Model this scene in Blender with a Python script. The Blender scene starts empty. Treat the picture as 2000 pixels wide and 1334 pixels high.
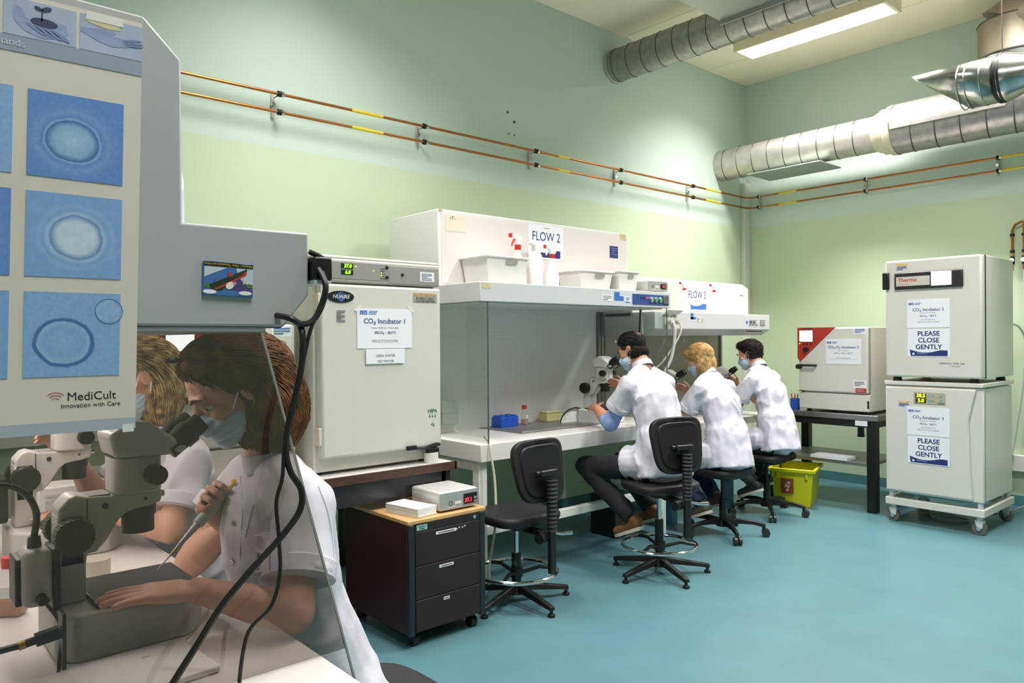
import bpy, bmesh, math, random
import numpy as np
from mathutils import Vector, Matrix, noise
random.seed(7); rng = np.random.default_rng(7)
S = bpy.context.scene
COL = S.collection
PI = math.pi
V = Vector

# ---------------------------------------------------------------- camera, world, lights, exposure
cam = bpy.data.cameras.new('camera'); camo = bpy.data.objects.new('camera', cam); COL.objects.link(camo)
YAW, PITCH, ROLL = math.radians(41.398), math.radians(-.135), math.radians(-.411)
dv = V((math.sin(YAW)*math.cos(PITCH), math.cos(YAW)*math.cos(PITCH), math.sin(PITCH)))
rv = V((math.cos(YAW), -math.sin(YAW), 0)); uv = rv.cross(dv)
r2 = rv*math.cos(ROLL) + uv*math.sin(ROLL); u2 = uv*math.cos(ROLL) - rv*math.sin(ROLL)
m4 = Matrix((r2, u2, -dv)).transposed().to_4x4(); m4.translation = (0, 0, 1.45)
camo.matrix_world = m4
cam.sensor_width = 36; cam.lens = 36*1452.3/2000; cam.clip_start = .05; cam.clip_end = 60
S.camera = camo
S.view_settings.view_transform = 'Standard'
try: S.view_settings.look = 'None'
except Exception: pass
S.view_settings.gamma = 1; S.view_settings.use_curve_mapping = False
S.view_settings.exposure = 0.0
S.cycles.max_bounces = 10; S.cycles.transparent_max_bounces = 16; S.cycles.diffuse_bounces = 5
W = bpy.data.worlds.new('world'); S.world = W; W.use_nodes = True
W.node_tree.nodes['Background'].inputs[0].default_value = (.9, .95, 1, 1)
W.node_tree.nodes['Background'].inputs[1].default_value = .25
LAMP_POWER = [74, 66, 46, 34, 104, 42]
LAMPS = [(6.27, 3.125), (6.27, 1.2), (2.05, 3.1), (2.05, 1.2), (4.2, 1.3), (.45, -.1)]  # last two are unseen lamps added to brighten the right wall and the poster

# ---------------------------------------------------------------- materials
def lin(c):
    out = []
    for x in c[:3]:
        x = x/255.0
        out.append(x/12.92 if x <= .04045 else ((x+.055)/1.055)**2.4)
    return (*out, 1)
MATS = {}
def M(name, rgb=(200, 200, 200), rough=.5, metal=0, var=.05, scale=6, bump=0, bscale=40, emit=0, alpha=None, coat=0, stretch=None, sss=0):
    if name in MATS: return MATS[name]
    m = bpy.data.materials.new(name); m.use_nodes = True
    nt = m.node_tree; b = nt.nodes['Principled BSDF']
    b.inputs['Roughness'].default_value = rough; b.inputs['Metallic'].default_value = metal
    if coat: b.inputs['Coat Weight'].default_value = coat
    if sss:
        b.inputs['Subsurface Weight'].default_value = sss; b.inputs['Subsurface Radius'].default_value = (.012, .005, .003)
    c = lin(rgb)
    tc = nt.nodes.new('ShaderNodeTexCoord'); mp = nt.nodes.new('ShaderNodeMapping')
    nt.links.new(tc.outputs['Object'], mp.inputs[0])
    if stretch: mp.inputs['Scale'].default_value = stretch
    n = nt.nodes.new('ShaderNodeTexNoise'); n.inputs['Scale'].default_value = scale; n.inputs['Detail'].default_value = 5
    nt.links.new(mp.outputs[0], n.inputs['Vector'])
    r = nt.nodes.new('ShaderNodeValToRGB')
    r.color_ramp.elements[0].position = .3; r.color_ramp.elements[1].position = .7
    r.color_ramp.elements[0].color = (*[x*(1-var) for x in c[:3]], 1); r.color_ramp.elements[1].color = (*[min(1, x*(1+var)) for x in c[:3]], 1)
    nt.links.new(n.outputs['Fac'], r.inputs[0]); nt.links.new(r.outputs[0], b.inputs['Base Color'])
    if bump:
        n2 = nt.nodes.new('ShaderNodeTexNoise'); n2.inputs['Scale'].default_value = bscale; n2.inputs['Detail'].default_value = 4
        nt.links.new(mp.outputs[0], n2.inputs['Vector'])
        bp = nt.nodes.new('ShaderNodeBump'); bp.inputs['Strength'].default_value = bump; bp.inputs['Distance'].default_value = .01
        nt.links.new(n2.outputs['Fac'], bp.inputs['Height']); nt.links.new(bp.outputs[0], b.inputs['Normal'])
    if emit:
        b.inputs['Emission Color'].default_value = c; b.inputs['Emission Strength'].default_value = emit
    if alpha is not None: b.inputs['Alpha'].default_value = alpha
    MATS[name] = m; return m

def glass(name, tint=(.9, .93, .92), refl=.07, haze=.03, hcol=(.75, .75, .72)):
    if name in MATS: return MATS[name]
    m = bpy.data.materials.new(name); m.use_nodes = True; nt = m.node_tree
    nt.nodes.remove(nt.nodes['Principled BSDF']); out = nt.nodes['Material Output']
    t = nt.nodes.new('ShaderNodeBsdfTransparent'); t.inputs[0].default_value = (*tint, 1)
    g = nt.nodes.new('ShaderNodeBsdfGlossy'); g.inputs['Roughness'].default_value = .03
    d = nt.nodes.new('ShaderNodeBsdfDiffuse'); d.inputs[0].default_value = (*hcol, 1)
    m1 = nt.nodes.new('ShaderNodeMixShader'); m1.inputs[0].default_value = refl
    m2 = nt.nodes.new('ShaderNodeMixShader'); m2.inputs[0].default_value = haze
    nt.links.new(t.outputs[0], m1.inputs[1]); nt.links.new(g.outputs[0], m1.inputs[2])
    nt.links.new(m1.outputs[0], m2.inputs[1]); nt.links.new(d.outputs[0], m2.inputs[2])
    nt.links.new(m2.outputs[0], out.inputs[0]); MATS[name] = m; return m

MINT = M('paint_mint', (200, 218, 206), .75, var=.02, scale=1.2)
LIME = M('paint_lime', (200, 215, 185), .75, var=.02, scale=1.2)
CEIL = M('ceiling_board', (240, 231, 208), .85, var=.02, scale=2)
TEAL = M('vinyl_teal', (84, 124, 132), .38, var=.06, scale=3.5, bump=.02, bscale=60)
WHITE = M('white_lacquer', (228, 227, 224), .4, var=.015)
WHITE2 = M('white_laminate', (222, 219, 214), .32, var=.015)
GREYW = M('grey_white_metal', (205, 206, 206), .42, var=.015)
HOODG = M('hood_grey', (178, 177, 179), .45, var=.02, scale=3)
CREAM = M('cream_enamel', (216, 212, 203), .38, var=.012)
PANELG = M('panel_grey', (150, 147, 142), .45, var=.02)
BLACK = M('black_plastic', (15, 14, 15), .45, var=.1)
BLACKR = M('black_rubber', (18, 18, 19), .6, var=.1)
BLACKV = M('black_vinyl', (19, 17, 18), .55, var=.12, bump=.15, bscale=120)
DARKM = M('dark_metal', (34, 33, 36), .45, var=.1)
CHROME = M('chrome', (215, 215, 218), .12, 1, var=.02)
STEEL = M('brushed_steel', (150, 150, 150), .38, 1, var=.05, stretch=(1, 30, 1))
DULLST = M('dull_steel_plate', (150, 148, 146), .45, .7, var=.05)
GALV = M('galvanised', (158, 156, 152), .36, .9, var=.16, scale=22, bump=.05, bscale=18)
GALVL = M('galvanised_light', (196, 192, 184), .42, .75, var=.1, scale=14, bump=.04, bscale=14)
GALVD = M('galvanised_seam', (92, 90, 86), .5, .8, var=.1)
SHEETM = M('sheet_metal', (170, 170, 166), .4, .8, var=.05, scale=3)
COPPER = M('copper', (176, 112, 62), .35, .85, var=.12, scale=9)
BRASS = M('brass', (200, 160, 70), .35, .8)
YELLOWT = M('yellow_label', (235, 205, 40), .5)
PAPER = M('paper', (236, 236, 241), .8, var=.012, scale=4)
PAPERB = M('poster_paper', (218, 209, 198), .7, var=.025, scale=5, bump=.06, bscale=7)
NAVY = M('print_navy', (30, 48, 110), .6)
BLUEP = M('print_blue', (58, 105, 185), .6)
GREYP = M('print_grey', (120, 120, 128), .7)
INK = M('print_black', (22, 22, 26), .6)
REDM = M('red_enamel', (178, 48, 34), .4)
REDP = M('red_plastic', (205, 45, 35), .4)
BLUEC = M('blue_control', (47, 74, 140), .45)
BLUER = M('blue_plastic', (28, 84, 190), .4)
WOODD = M('dark_wood_edge', (74, 48, 34), .5, var=.3, scale=8, stretch=(2, 1, 14))
BEECH = M('beech', (205, 160, 105), .45, var=.12, scale=4, stretch=(2, 18, 2))
PEDR = M('pedestal_maroon', (58, 15, 17), .42, var=.06)
PEDF = M('pedestal_front', (36, 19, 18), .62, var=.06)
YELB = M('yellow_plastic', (214, 210, 20), .35, var=.05, scale=2)
TEALB = M('teal_steel', (74, 124, 148), .4)
TAN = M('old_tape', (210, 190, 140), .6)
TAPE = M('clear_tape', (228, 226, 220), .4)
PLASTW = M('milky_plastic', (240, 238, 232), .35, alpha=.8)
PLASTB = M('white_bottle', (242, 241, 240), .35)
MEDIUM = M('amber_medium', (205, 120, 40), .15, alpha=.85)
CLEARP = glass('clear_plastic', (.86, .86, .85), .12, .16)
GLASS = glass('bench_glass', (.88, .91, .89), .06, .03)
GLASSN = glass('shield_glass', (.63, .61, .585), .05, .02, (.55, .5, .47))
GEDGE = M('glass_edge', (150, 156, 150), .25)
SCREEN = M('lit_screen', (240, 244, 255), .3, emit=2.2)
LEDR = M('red_led', (255, 40, 60), .4, emit=2.5)
LEDG = M('green_led', (170, 255, 30), .4, emit=1.8)
LEDY = M('yellow_led', (240, 255, 60), .4, emit=1.5)
SCOPE = M('microscope_grey', (188, 186, 180), .42, var=.02)
SCOPEW = M('microscope_white', (214, 213, 208), .4, var=.02)
COATM = M('coat_cotton', (203, 201, 211), .85, var=.012, bump=.32, bscale=20)
COATB = M('coat_stitch', (214, 217, 228), .85)
MASKM = M('mask_blue', (186, 212, 230), .8, var=.03, bump=.05, bscale=300)
STRAP = M('strap_white', (240, 240, 240), .7)
DIFFUSER = M('lamp_diffuser', (255, 252, 242), .4, emit=6.0)
CHALK = M('light_grey_plastic', (200, 202, 203), .45)

# ---------------------------------------------------------------- mesh builder
class MB:
    def __init__(s, org=(0, 0, 0)): s.v = []; s.f = []; s.org = np.array(org, float)
    def add(s, vs, fs):
        n = len(s.v); s.v.extend([tuple(map(float, p)) for p in vs]); s.f.extend([tuple(i+n for i in f) for f in fs]); return s
    def box(s, x0, x1, y0, y1, z0, z1):
        x0, x1 = min(x0, x1), max(x0, x1); y0, y1 = min(y0, y1), max(y0, y1); z0, z1 = min(z0, z1), max(z0, z1)
        return s.add([(x0, y0, z0), (x1, y0, z0), (x1, y1, z0), (x0, y1, z0), (x0, y0, z1), (x1, y0, z1), (x1, y1, z1), (x0, y1, z1)],
                     [(0, 3, 2, 1), (4, 5, 6, 7), (0, 1, 5, 4), (1, 2, 6, 5), (2, 3, 7, 6), (3, 0, 4, 7)])
    def frustum(s, c, w0, d0, w1, d1, z0, z1):
        x, y = c
        return s.add([(x-w0/2, y-d0/2, z0), (x+w0/2, y-d0/2, z0), (x+w0/2, y+d0/2, z0), (x-w0/2, y+d0/2, z0),
                      (x-w1/2, y-d1/2, z1), (x+w1/2, y-d1/2, z1), (x+w1/2, y+d1/2, z1), (x-w1/2, y+d1/2, z1)],
                     [(0, 3, 2, 1), (4, 5, 6, 7), (0, 1, 5, 4), (1, 2, 6, 5), (2, 3, 7, 6), (3, 0, 4, 7)])
    def cyl(s, p0, p1, r0, r1=None, n=20, cap=True):
        r1 = r0 if r1 is None else r1
        p0, p1 = V(p0), V(p1); a = (p1-p0).normalized()
        x = a.orthogonal().normalized(); y = a.cross(x)
        vs = []
        for p, r in ((p0, r0), (p1, r1)):
            for i in range(n):
                t = 2*PI*i/n; vs.append(p + x*(r*math.cos(t)) + y*(r*math.sin(t)))
        fs = [(i, (i+1) % n, n+(i+1) % n, n+i) for i in range(n)]
        if cap: fs += [tuple(range(n-1, -1, -1)), tuple(range(n, 2*n))]
        return s.add(vs, fs)
    def tube(s, pts, r, n=8, cap=True, smooth=0):
        pts = [V(p) for p in pts]
        if smooth: pts = spline(pts, smooth)
        rs = r if isinstance(r, (list, tuple, np.ndarray)) else [r]*len(pts)
        if len(rs) != len(pts): rs = list(np.interp(np.linspace(0, 1, len(pts)), np.linspace(0, 1, len(rs)), rs))
        t = (pts[1]-pts[0]).normalized(); x = t.orthogonal().normalized(); vs = []
        for i, p in enumerate(pts):
            t2 = (pts[min(i+1, len(pts)-1)]-pts[max(i-1, 0)]).normalized()
            x = (x - t2*x.dot(t2)).normalized(); y = t2.cross(x)
            for k in range(n):
                a = 2*PI*k/n; vs.append(p + x*(rs[i]*math.cos(a)) + y*(rs[i]*math.sin(a)))
        fs = []
        for i in range(len(pts)-1):
            for k in range(n): fs.append((i*n+k, i*n+(k+1) % n, (i+1)*n+(k+1) % n, (i+1)*n+k))
        if cap: fs += [tuple(range(n-1, -1, -1)), tuple(range((len(pts)-1)*n, len(pts)*n))]
        return s.add(vs, fs)
    def lathe(s, prof, c=(0, 0, 0), ax=(0, 0, 1), n=24):
        a = V(ax).normalized(); x = a.orthogonal().normalized(); y = a.cross(x); c = V(c); vs = []; fs = []
        for r, h in prof:
            for k in range(n):
                t = 2*PI*k/n; vs.append(c + a*h + x*(r*math.cos(t)) + y*(r*math.sin(t)))
        for i in range(len(prof)-1):
            for k in range(n): fs.append((i*n+k, i*n+(k+1) % n, (i+1)*n+(k+1) % n, (i+1)*n+k))
        fs += [tuple(range(n-1, -1, -1)), tuple(range((len(prof)-1)*n, len(prof)*n))]
        return s.add(vs, fs)
    def torus(s, c, R, r, ax=(0, 0, 1), n=32, m=10):
        a = V(ax).normalized(); x = a.orthogonal().normalized(); y = a.cross(x); c = V(c); vs = []; fs = []
        for i in range(n):
            t = 2*PI*i/n; e = x*math.cos(t)+y*math.sin(t)
            for k in range(m):
                q = 2*PI*k/m; vs.append(c + e*(R+r*math.cos(q)) + a*(r*math.sin(q)))
        for i in range(n):
            for k in range(m): fs.append((i*m+k, ((i+1) % n)*m+k, ((i+1) % n)*m+(k+1) % m, i*m+(k+1) % m))
        return s.add(vs, fs)
    def prism(s, poly, a0, a1, ax='y'):
        """poly: 2D outline; ax y: (x, z) at y a0..a1; ax z: (x, y); ax x: (y, z)"""
        n = len(poly); mk = {'y': lambda p, a: (p[0], a, p[1]), 'z': lambda p, a: (p[0], p[1], a), 'x': lambda p, a: (a, p[0], p[1])}[ax]
        return s.add([mk(p, a0) for p in poly]+[mk(p, a1) for p in poly],
                     [tuple(range(n)), tuple(range(2*n-1, n-1, -1))]+[(i, n+i, n+(i+1) % n, (i+1) % n) for i in range(n)])
    def ell(s, c, r, R=None, n=16, m=10):
        R = R or Matrix.Identity(3); c = V(c); vs = [c + R @ V((0, 0, r[2]))]; fs = []
        for i in range(1, m):
            p = PI*i/m
            for k in range(n):
                t = 2*PI*k/n; vs.append(c + R @ V((r[0]*math.sin(p)*math.cos(t), r[1]*math.sin(p)*math.sin(t), r[2]*math.cos(p))))
        vs.append(c - R @ V((0, 0, r[2]))); L = len(vs)-1
        for k in range(n): fs.append((0, 1+k, 1+(k+1) % n)); fs.append((L, 1+(m-2)*n+(k+1) % n, 1+(m-2)*n+k))
        for i in range(m-2):
            for k in range(n): fs.append((1+i*n+k, 1+(i+1)*n+k, 1+(i+1)*n+(k+1) % n, 1+i*n+(k+1) % n))
        return s.add(vs, fs)
    def rc(s, p0, p1, r0, r1, wide=None, asp=1.0, n=16, flat0=False, flat1=False):
        """rounded cone between two joints; cross-section stretched by asp along wide"""
        p0, p1 = V(p0), V(p1); d = p1-p0; L = d.length; a = d.normalized()
        x = V(wide) if wide is not None else a.orthogonal()
        x = (x - a*x.dot(a)).normalized(); y = a.cross(x)
        st = []
        if flat0: st += [(0, r0)]
        else: st += [(-r0*math.cos(q), r0*math.sin(q)) for q in (.12, .5, .95, PI/2)]
        if flat1: st += [(L, r1)]
        else: st += [(L+r1*math.cos(q), r1*math.sin(q)) for q in (PI/2, .95, .5, .12)]
        vs = []; fs = []
        for h, r in st:
            for k in range(n):
                t = 2*PI*k/n; vs.append(p0 + a*h + x*(r*asp*math.cos(t)) + y*(r*math.sin(t)))
        for i in range(len(st)-1):
            for k in range(n): fs.append((i*n+k, i*n+(k+1) % n, (i+1)*n+(k+1) % n, (i+1)*n+k))
        fs += [tuple(range(n-1, -1, -1)), tuple(range((len(st)-1)*n, len(st)*n))]
        return s.add(vs, fs)
    def rot(s, m, c=(0, 0, 0)):
        c = V(c); s.v = [tuple(m @ (V(p)-c) + c) for p in s.v]; return s
    def mesh(s, name):
        me = bpy.data.meshes.new(name); me.from_pydata([tuple(np.array(p)-s.org) for p in s.v], [], s.f)
        bm = bmesh.new(); bm.from_mesh(me); bmesh.ops.recalc_face_normals(bm, faces=bm.faces); bm.to_mesh(me); bm.free()
        return me
    def build(s, name, mat, parent=None, bev=0, seg=2, ang=35, loc=None, rot=None):
        me = s.mesh(name); me.materials.append(mat)
        return put(name, me, parent, bev, seg, ang, loc, rot)
def put(name, me, parent=None, bev=0, seg=2, ang=35, loc=None, rot=None):
    me.polygons.foreach_set('use_smooth', [True]*len(me.polygons)); me.set_sharp_from_angle(angle=math.radians(ang))
    o = bpy.data.objects.new(name, me); COL.objects.link(o)
    if bev:
        b = o.modifiers.new('edge', 'BEVEL'); b.width = bev; b.segments = seg; b.limit_method = 'ANGLE'; b.angle_limit = math.radians(40); b.harden_normals = False
    if parent: o.parent = parent
    if loc is not None: o.location = loc
    if rot is not None: o.rotation_euler = rot
    return o
def spline(pts, k=8):
    P = [V(p) for p in pts]; out = []
    for i in range(len(P)-1):
        a, b, c, d = P[max(i-1, 0)], P[i], P[i+1], P[min(i+2, len(P)-1)]
        for j in range(k):
            t = j/k
            out.append(.5*((2*b)+(c-a)*t+(2*a-5*b+4*c-d)*t*t+(3*b-a-3*c+d)*t**3))
    out.append(P[-1]); return out
def sup(w, h, e=4, n=36, cx=0, cy=0, taper=0):
    o = []
    for i in range(n):
        t = 2*PI*i/n; c, s_ = math.cos(t), math.sin(t)
        y = math.copysign(abs(s_)**(2/e), s_)*h/2; x = math.copysign(abs(c)**(2/e), c)*w/2*(1+taper*y/h)
        o.append((cx+x, cy+y))
    return o
def thing(name, label, cat, loc=(0, 0, 0), rz=0, group=None):
    o = bpy.data.objects.new(name, None); COL.objects.link(o); o.empty_display_size = .1
    o.location = loc; o.rotation_euler = (0, 0, math.radians(rz)); o['label'] = label; o['category'] = cat
    if group: o['group'] = group
    return o
def tag(o, label, cat, group=None):
    o['label'] = label; o['category'] = cat
    if group: o['group'] = group
    return o
def struct(o): o['kind'] = 'structure'; return o
def lab(o, t): o['label'] = t; return o
def dup(root, loc=None, rz=None, label=None):
    r = root.copy(); COL.objects.link(r)
    if loc: r.location = loc
    if rz is not None: r.rotation_euler = (0, 0, math.radians(rz))
    if label: r['label'] = label
    for ch in list(root.children):
        c = ch.copy(); COL.objects.link(c); c.parent = r
        for g in list(ch.children):
            d = g.copy(); COL.objects.link(d); d.parent = c
    return r
def text(s, size, mat, parent, loc, rot=(PI/2, 0, 0), align='CENTER', name='lettering', ext=.0004, sx=1, bold=0, shear=0):
    cu = bpy.data.curves.new('t', 'FONT'); cu.body = s; cu.size = size; cu.align_x = align; cu.align_y = 'CENTER'
    cu.extrude = ext; cu.offset = bold; cu.resolution_u = 3; cu.shear = shear
    t = bpy.data.objects.new('t', cu); COL.objects.link(t)
    bpy.context.view_layer.update()
    me = bpy.data.meshes.new_from_object(t.evaluated_get(bpy.context.evaluated_depsgraph_get()))
    bpy.data.objects.remove(t); bpy.data.curves.remove(cu)
    if sx != 1:
        for v in me.vertices: v.co.x *= sx
    me.materials.clear(); me.materials.append(mat); me.name = name
    o = bpy.data.objects.new(name, me); COL.objects.link(o)
    if parent: o.parent = parent
    o.location = loc; o.rotation_euler = rot
    return o
def rect(parent, x0, x1, z0, z1, mat, name='print', y=-.0012, t=.0006):
    return MB().box(x0, x1, y-t, y, z0, z1).build(name, mat, parent)
def bars(parent, rows, mat, name='print_line', y=-.0012):
    for x0, x1, z, h in rows: rect(parent, x0, x1, z-h/2, z+h/2, mat, name, y)
def sign(name, label, w, h, loc, rz, cat='sign', mat=None, tilt=0):
    t = thing(name, label, cat, loc, rz)
    if tilt: t.rotation_euler[1] = math.radians(tilt)
    MB().box(-w/2, w/2, -.0012, 0, -h/2, h/2).build('sheet', mat or PAPER, t)
    return t
# ---------------------------------------------------------------- the room
XA, XB, YA, YF, ZC = -2.6, 7.44, 4.48, -3.2, 4.25
struct(MB().box(XA, XB, YF, YA, -.1, 0).build('floor', TEAL))
SPLIT = 2.67
def wall(name, b):
    w = struct(MB().box(*b, -.1, SPLIT).build(name, LIME))
    MB().box(*b, SPLIT, ZC+.1).build('upper_paint', MINT, w)
    return w
wl = wall('wall_left', (XA-.1, XB+.1, YA, YA+.1))
wr = wall('wall_right', (XB, XB+.1, YF, YA))
wall('wall_front', (XA, XB, YF-.1, YF)); wall('wall_back', (XA-.1, XA, YF, YA))
ce = struct(MB().box(XA, XB, YF, YA, ZC+.012, ZC+.1).build('ceiling', M('ceiling_joint', (150, 138, 112), .9)))
xs = [-2.6, -1.3, 0, 1.35, 2.7, 4.03, 5.37, 6.70, 7.44]
for i in range(len(xs)-1):
    for y0, y1 in ((YF, -1.0), (-1.0, 1.75), (1.75, YA)):
        MB().box(xs[i]+.003, xs[i+1]-.003, y0+.003, y1-.003, ZC, ZC+.012).build('ceiling_panel', CEIL, ce)
# screw holes and filler marks left on the wall
for px, pz, r in ((3.92, 3.27, .011), (3.99, 3.205, .013), (3.93, 3.10, .007), (3.99, 3.10, .007), (3.93, 2.345, .007), (3.995, 2.342, .007)):
    MB().cyl((px, YA-.001, pz), (px, YA+.002, pz), r, n=10).build('screw_hole', M('hole_brown', (96, 72, 54), .9), wl)
o = struct(MB().box(7.325, 7.44, YA-.05, YA, .1, 3.16).build('trim_1', M('conduit_white', (218, 222, 208), .5), bev=.006))   # boxed conduit in the corner
o = struct(MB().box(XB-.06, XB, -1.5, 2.2, .30, .44).build('trim_2', M('trunk_white', (222, 222, 216), .45), bev=.006))     # cable trunking
o = struct(MB().box(.0, 1.5, YA-.06, YA, .925, 1.02).build('trim_3', M('trunk_white', (222, 222, 216), .45), bev=.006))
struct(MB().box(XB-.012, XB, YF, YA, 0, .09).build('baseboard_right', M('vinyl_skirt', (80, 128, 134), .5)))
struct(MB().box(XA, XB, YA-.012, YA, 0, .09).build('baseboard_left', M('vinyl_skirt', (80, 128, 134), .5)))

# ceiling lamps: a box with a luminous diffuser, each gives its own light
def lamp(x, y, label, power, spread=128):
    t = thing('ceiling_lamp', label, 'lamp', (x, y, ZC))
    b = MB(); b.box(-.155, .155, -.68, -.655, -.15, 0).box(-.155, .155, .655, .68, -.15, 0).box(-.155, -.135, -.655, .655, -.15, 0).box(.135, .155, -.655, .655, -.15, 0).box(-.135, .135, -.655, .655, -.03, 0)
    b.build('housing', M('lamp_housing', (226, 216, 188), .5), t)
    MB().box(-.135, .135, -.655, .655, -.146, -.138).build('diffuser', DIFFUSER, t)
    l = bpy.data.lights.new('lamp_light', 'AREA'); l.shape = 'RECTANGLE'; l.size = .26; l.size_y = 1.28; l.energy = power; l.color = (1, .955, .955); l.spread = math.radians(spread)
    lo = bpy.data.objects.new('lamp_light', l); COL.objects.link(lo); lo.parent = t; lo.location = (0, 0, -.152)
LL = ['glowing rectangular ceiling lamp with beige housing above the red-cornered benchtop incubator']
for i, (x, y) in enumerate(LAMPS):
    if i == 0: lamp(x, y, LL[0], LAMP_POWER[i])
    else: lamp(x, y, 'beige rectangular ceiling lamp above the %s' % ['', 'stacked incubators', 'tall white incubator', 'brown-haired woman', 'middle of the teal floor, added to brighten the right-hand wall', 'poster on the grey hood, unseen and added as fill light'][i], LAMP_POWER[i], 150 if i == 4 else 128)

# ---------------------------------------------------------------- ducts
def rings(t, r, ys, x, z, name='seam', w=.006):
    me = None
    for y in ys:
        if me is None:
            o = MB().torus((0, 0, 0), r, w, (0, 1, 0), n=36, m=6).build(name, GALVD, t); me = o.data
        else:
            o = bpy.data.objects.new(name, me); COL.objects.link(o); o.parent = t
        o.location = (x, y, z); o.rotation_euler = (0, 0, math.radians(9))
t = thing('ventilation_duct', 'galvanised spiral duct under the ceiling running into the wall beside the lamp', 'duct', (5.22, 3, 3.94))
MB().cyl((0, 1.49, 0), (0, -2.2, 0), .145, n=40).build('duct_pipe', GALV, t)
rings(t, .145, np.arange(1.42, -1.9, -.165), 0, 0, w=.005)
MB().cyl((0, -1.24, 0), (0, -1.32, 0), .156, n=40).build('collar', GALVL, t, bev=.004)
MB().cyl((0, 1.475, 0), (0, 1.45, 0), .152, n=40).build('end_sleeve', GALVL, t, bev=.003)
pl = thing('deflector_plate', 'flat pale sheet metal plate hung from the ceiling beside the upper spiral duct', 'metal plate', (4.36, 2.70, 3.78))
MB().box(-.43, .426, -.7, .38, 0, .02).build('sheet', SHEETM, pl, bev=.003)
MB().box(.415, .426, -.7, .38, -.03, 0).build('folded_edge', SHEETM, pl)
MB().box(-.25, -.22, -.4, -.37, .02, .47).box(.2, .23, -.4, -.37, .02, .47).build('hanger', SHEETM, pl)

t = thing('ventilation_duct', 'wide galvanised duct with a reducer running along the wall above copper pipes', 'duct', (6.95, 2.8, 3.29))
MB().cyl((0, 1.68, .0), (0, .03, .0), .16, n=44).build('duct_pipe', GALVL, t)
rings(t, .16, np.arange(1.6, .1, -.17), 0, 0, w=.005)
MB().lathe([(.161, .06), (.178, .03), (.178, .0), (.2, -.01), (.2, -.05), (.217, -.07), (.222, -.12)], (0, 0, 0), (0, 1, 0), 44).build('reducer', M('cream_sealant', (206, 200, 178), .5, .3), t)
MB().cyl((0, -.1, 0), (0, -3.2, 0), .215, n=44).build('wide_pipe', GALV, t)
rings(t, .215, np.arange(-.26, -3.1, -.19), 0, 0, w=.006)
w_ = MB(); n_ = 20
vs = []
for yy in (-.13, -1.0):
    for k in range(n_+1):
        a = math.radians(25+ (190-25)*k/n_); vs.append((.2195*math.cos(a), yy, .2195*math.sin(a)))
w_.add(vs, [(k, k+1, n_+2+k, n_+1+k) for k in range(n_)]).build('lit_top_skin', GALVL, t)  # paler upper skin paints in the lamp light on the duct's top
pl = thing('deflector_plate', 'grey sheet metal plate hung beneath the wide duct near the wall corner', 'metal plate', (6.93, 3.62, 3.10))
MB().box(-.2, .24, -.33, .42, -.012, 0).build('sheet', M('sheet_grey', (148, 160, 150), .5, .3), pl, bev=.003)
MB().box(-.03, -.01, -.28, -.26, 0, .04).box(-.03, -.01, .3, .32, 0, .04).build('bracket', SHEETM, pl)

t = thing('exhaust_branch', 'shiny round duct with a slanted open mouth beside the wide duct', 'duct', (6.42, 1.99, 3.375))
n = 48; vs = []; R = .175
for k in range(n):
    a = 2*PI*k/n; z = R*math.sin(a); x = R*math.cos(a)
    vs.append((x, .17 + .21*(z/R), z))
for rr, yy in ((R, -.25),):
    for k in range(n):
        a = 2*PI*k/n; vs.append((rr*math.cos(a), yy, rr*math.sin(a)))
SHINY = M('shiny_duct', (176, 176, 174), .22, 1, var=.06, stretch=(1, 8, 1))
o = MB().add(vs, [(k, (k+1) % n, n+(k+1) % n, n+k) for k in range(n)]).build('slanted_mouth', SHINY, t)
o.modifiers.new('thick', 'SOLIDIFY').thickness = .004
for yy in (.0, -.05, -.15):
    MB().torus((0, yy, 0), R, .005, (0, 1, 0), n=44, m=6).build('bead', SHINY, t)
MB().cyl((0, -.235, 0), (0, -.25, 0), R+.008, n=44).cyl((0, -.26, 0), (0, -.275, 0), R+.008, n=44).build('gasket', BLACKR, t)
MB().lathe([(R, -.25), (R+.004, -.29), (R-.01, -.33), (.135, -.42), (.135, -1.2)], (0, 0, 0), (0, 1, 0), 40).build('tapered_pipe', SHINY, t)
MB().tube([(0, -.255, R), (0, -.255, ZC-3.375)], .004, 6).build('hanging_chain', CHROME, t)
t = thing('elbow_duct', 'large dull riser duct with segmented elbow rising behind the slanted duct mouth', 'duct', (7.0, 1.79, 3.55))
MB().cyl((0, 0, -.02), (0, 0, .14), .262, n=44).build('polished_collar', SHINY, t)
DULLD = M('dull_duct', (150, 140, 124), .5, .6, var=.04)
MB().cyl((0, 0, .14), (0, 0, .42), .268, n=44).build('riser_pipe', DULLD, t)
MB().torus((0, 0, .14), .268, .006, n=44, m=6).build('bead', GALVD, t)
MB().torus((0, 0, .42), .268, .006, n=44, m=6).build('bead', GALVD, t)
MB().cyl((0, 0, .40), (0, -.06, .5), .268, .2, n=44).cyl((0, .05, .42), (0, -.6, .42), .262, .262, n=44).build('elbow_segment', DULLD, t)

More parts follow.
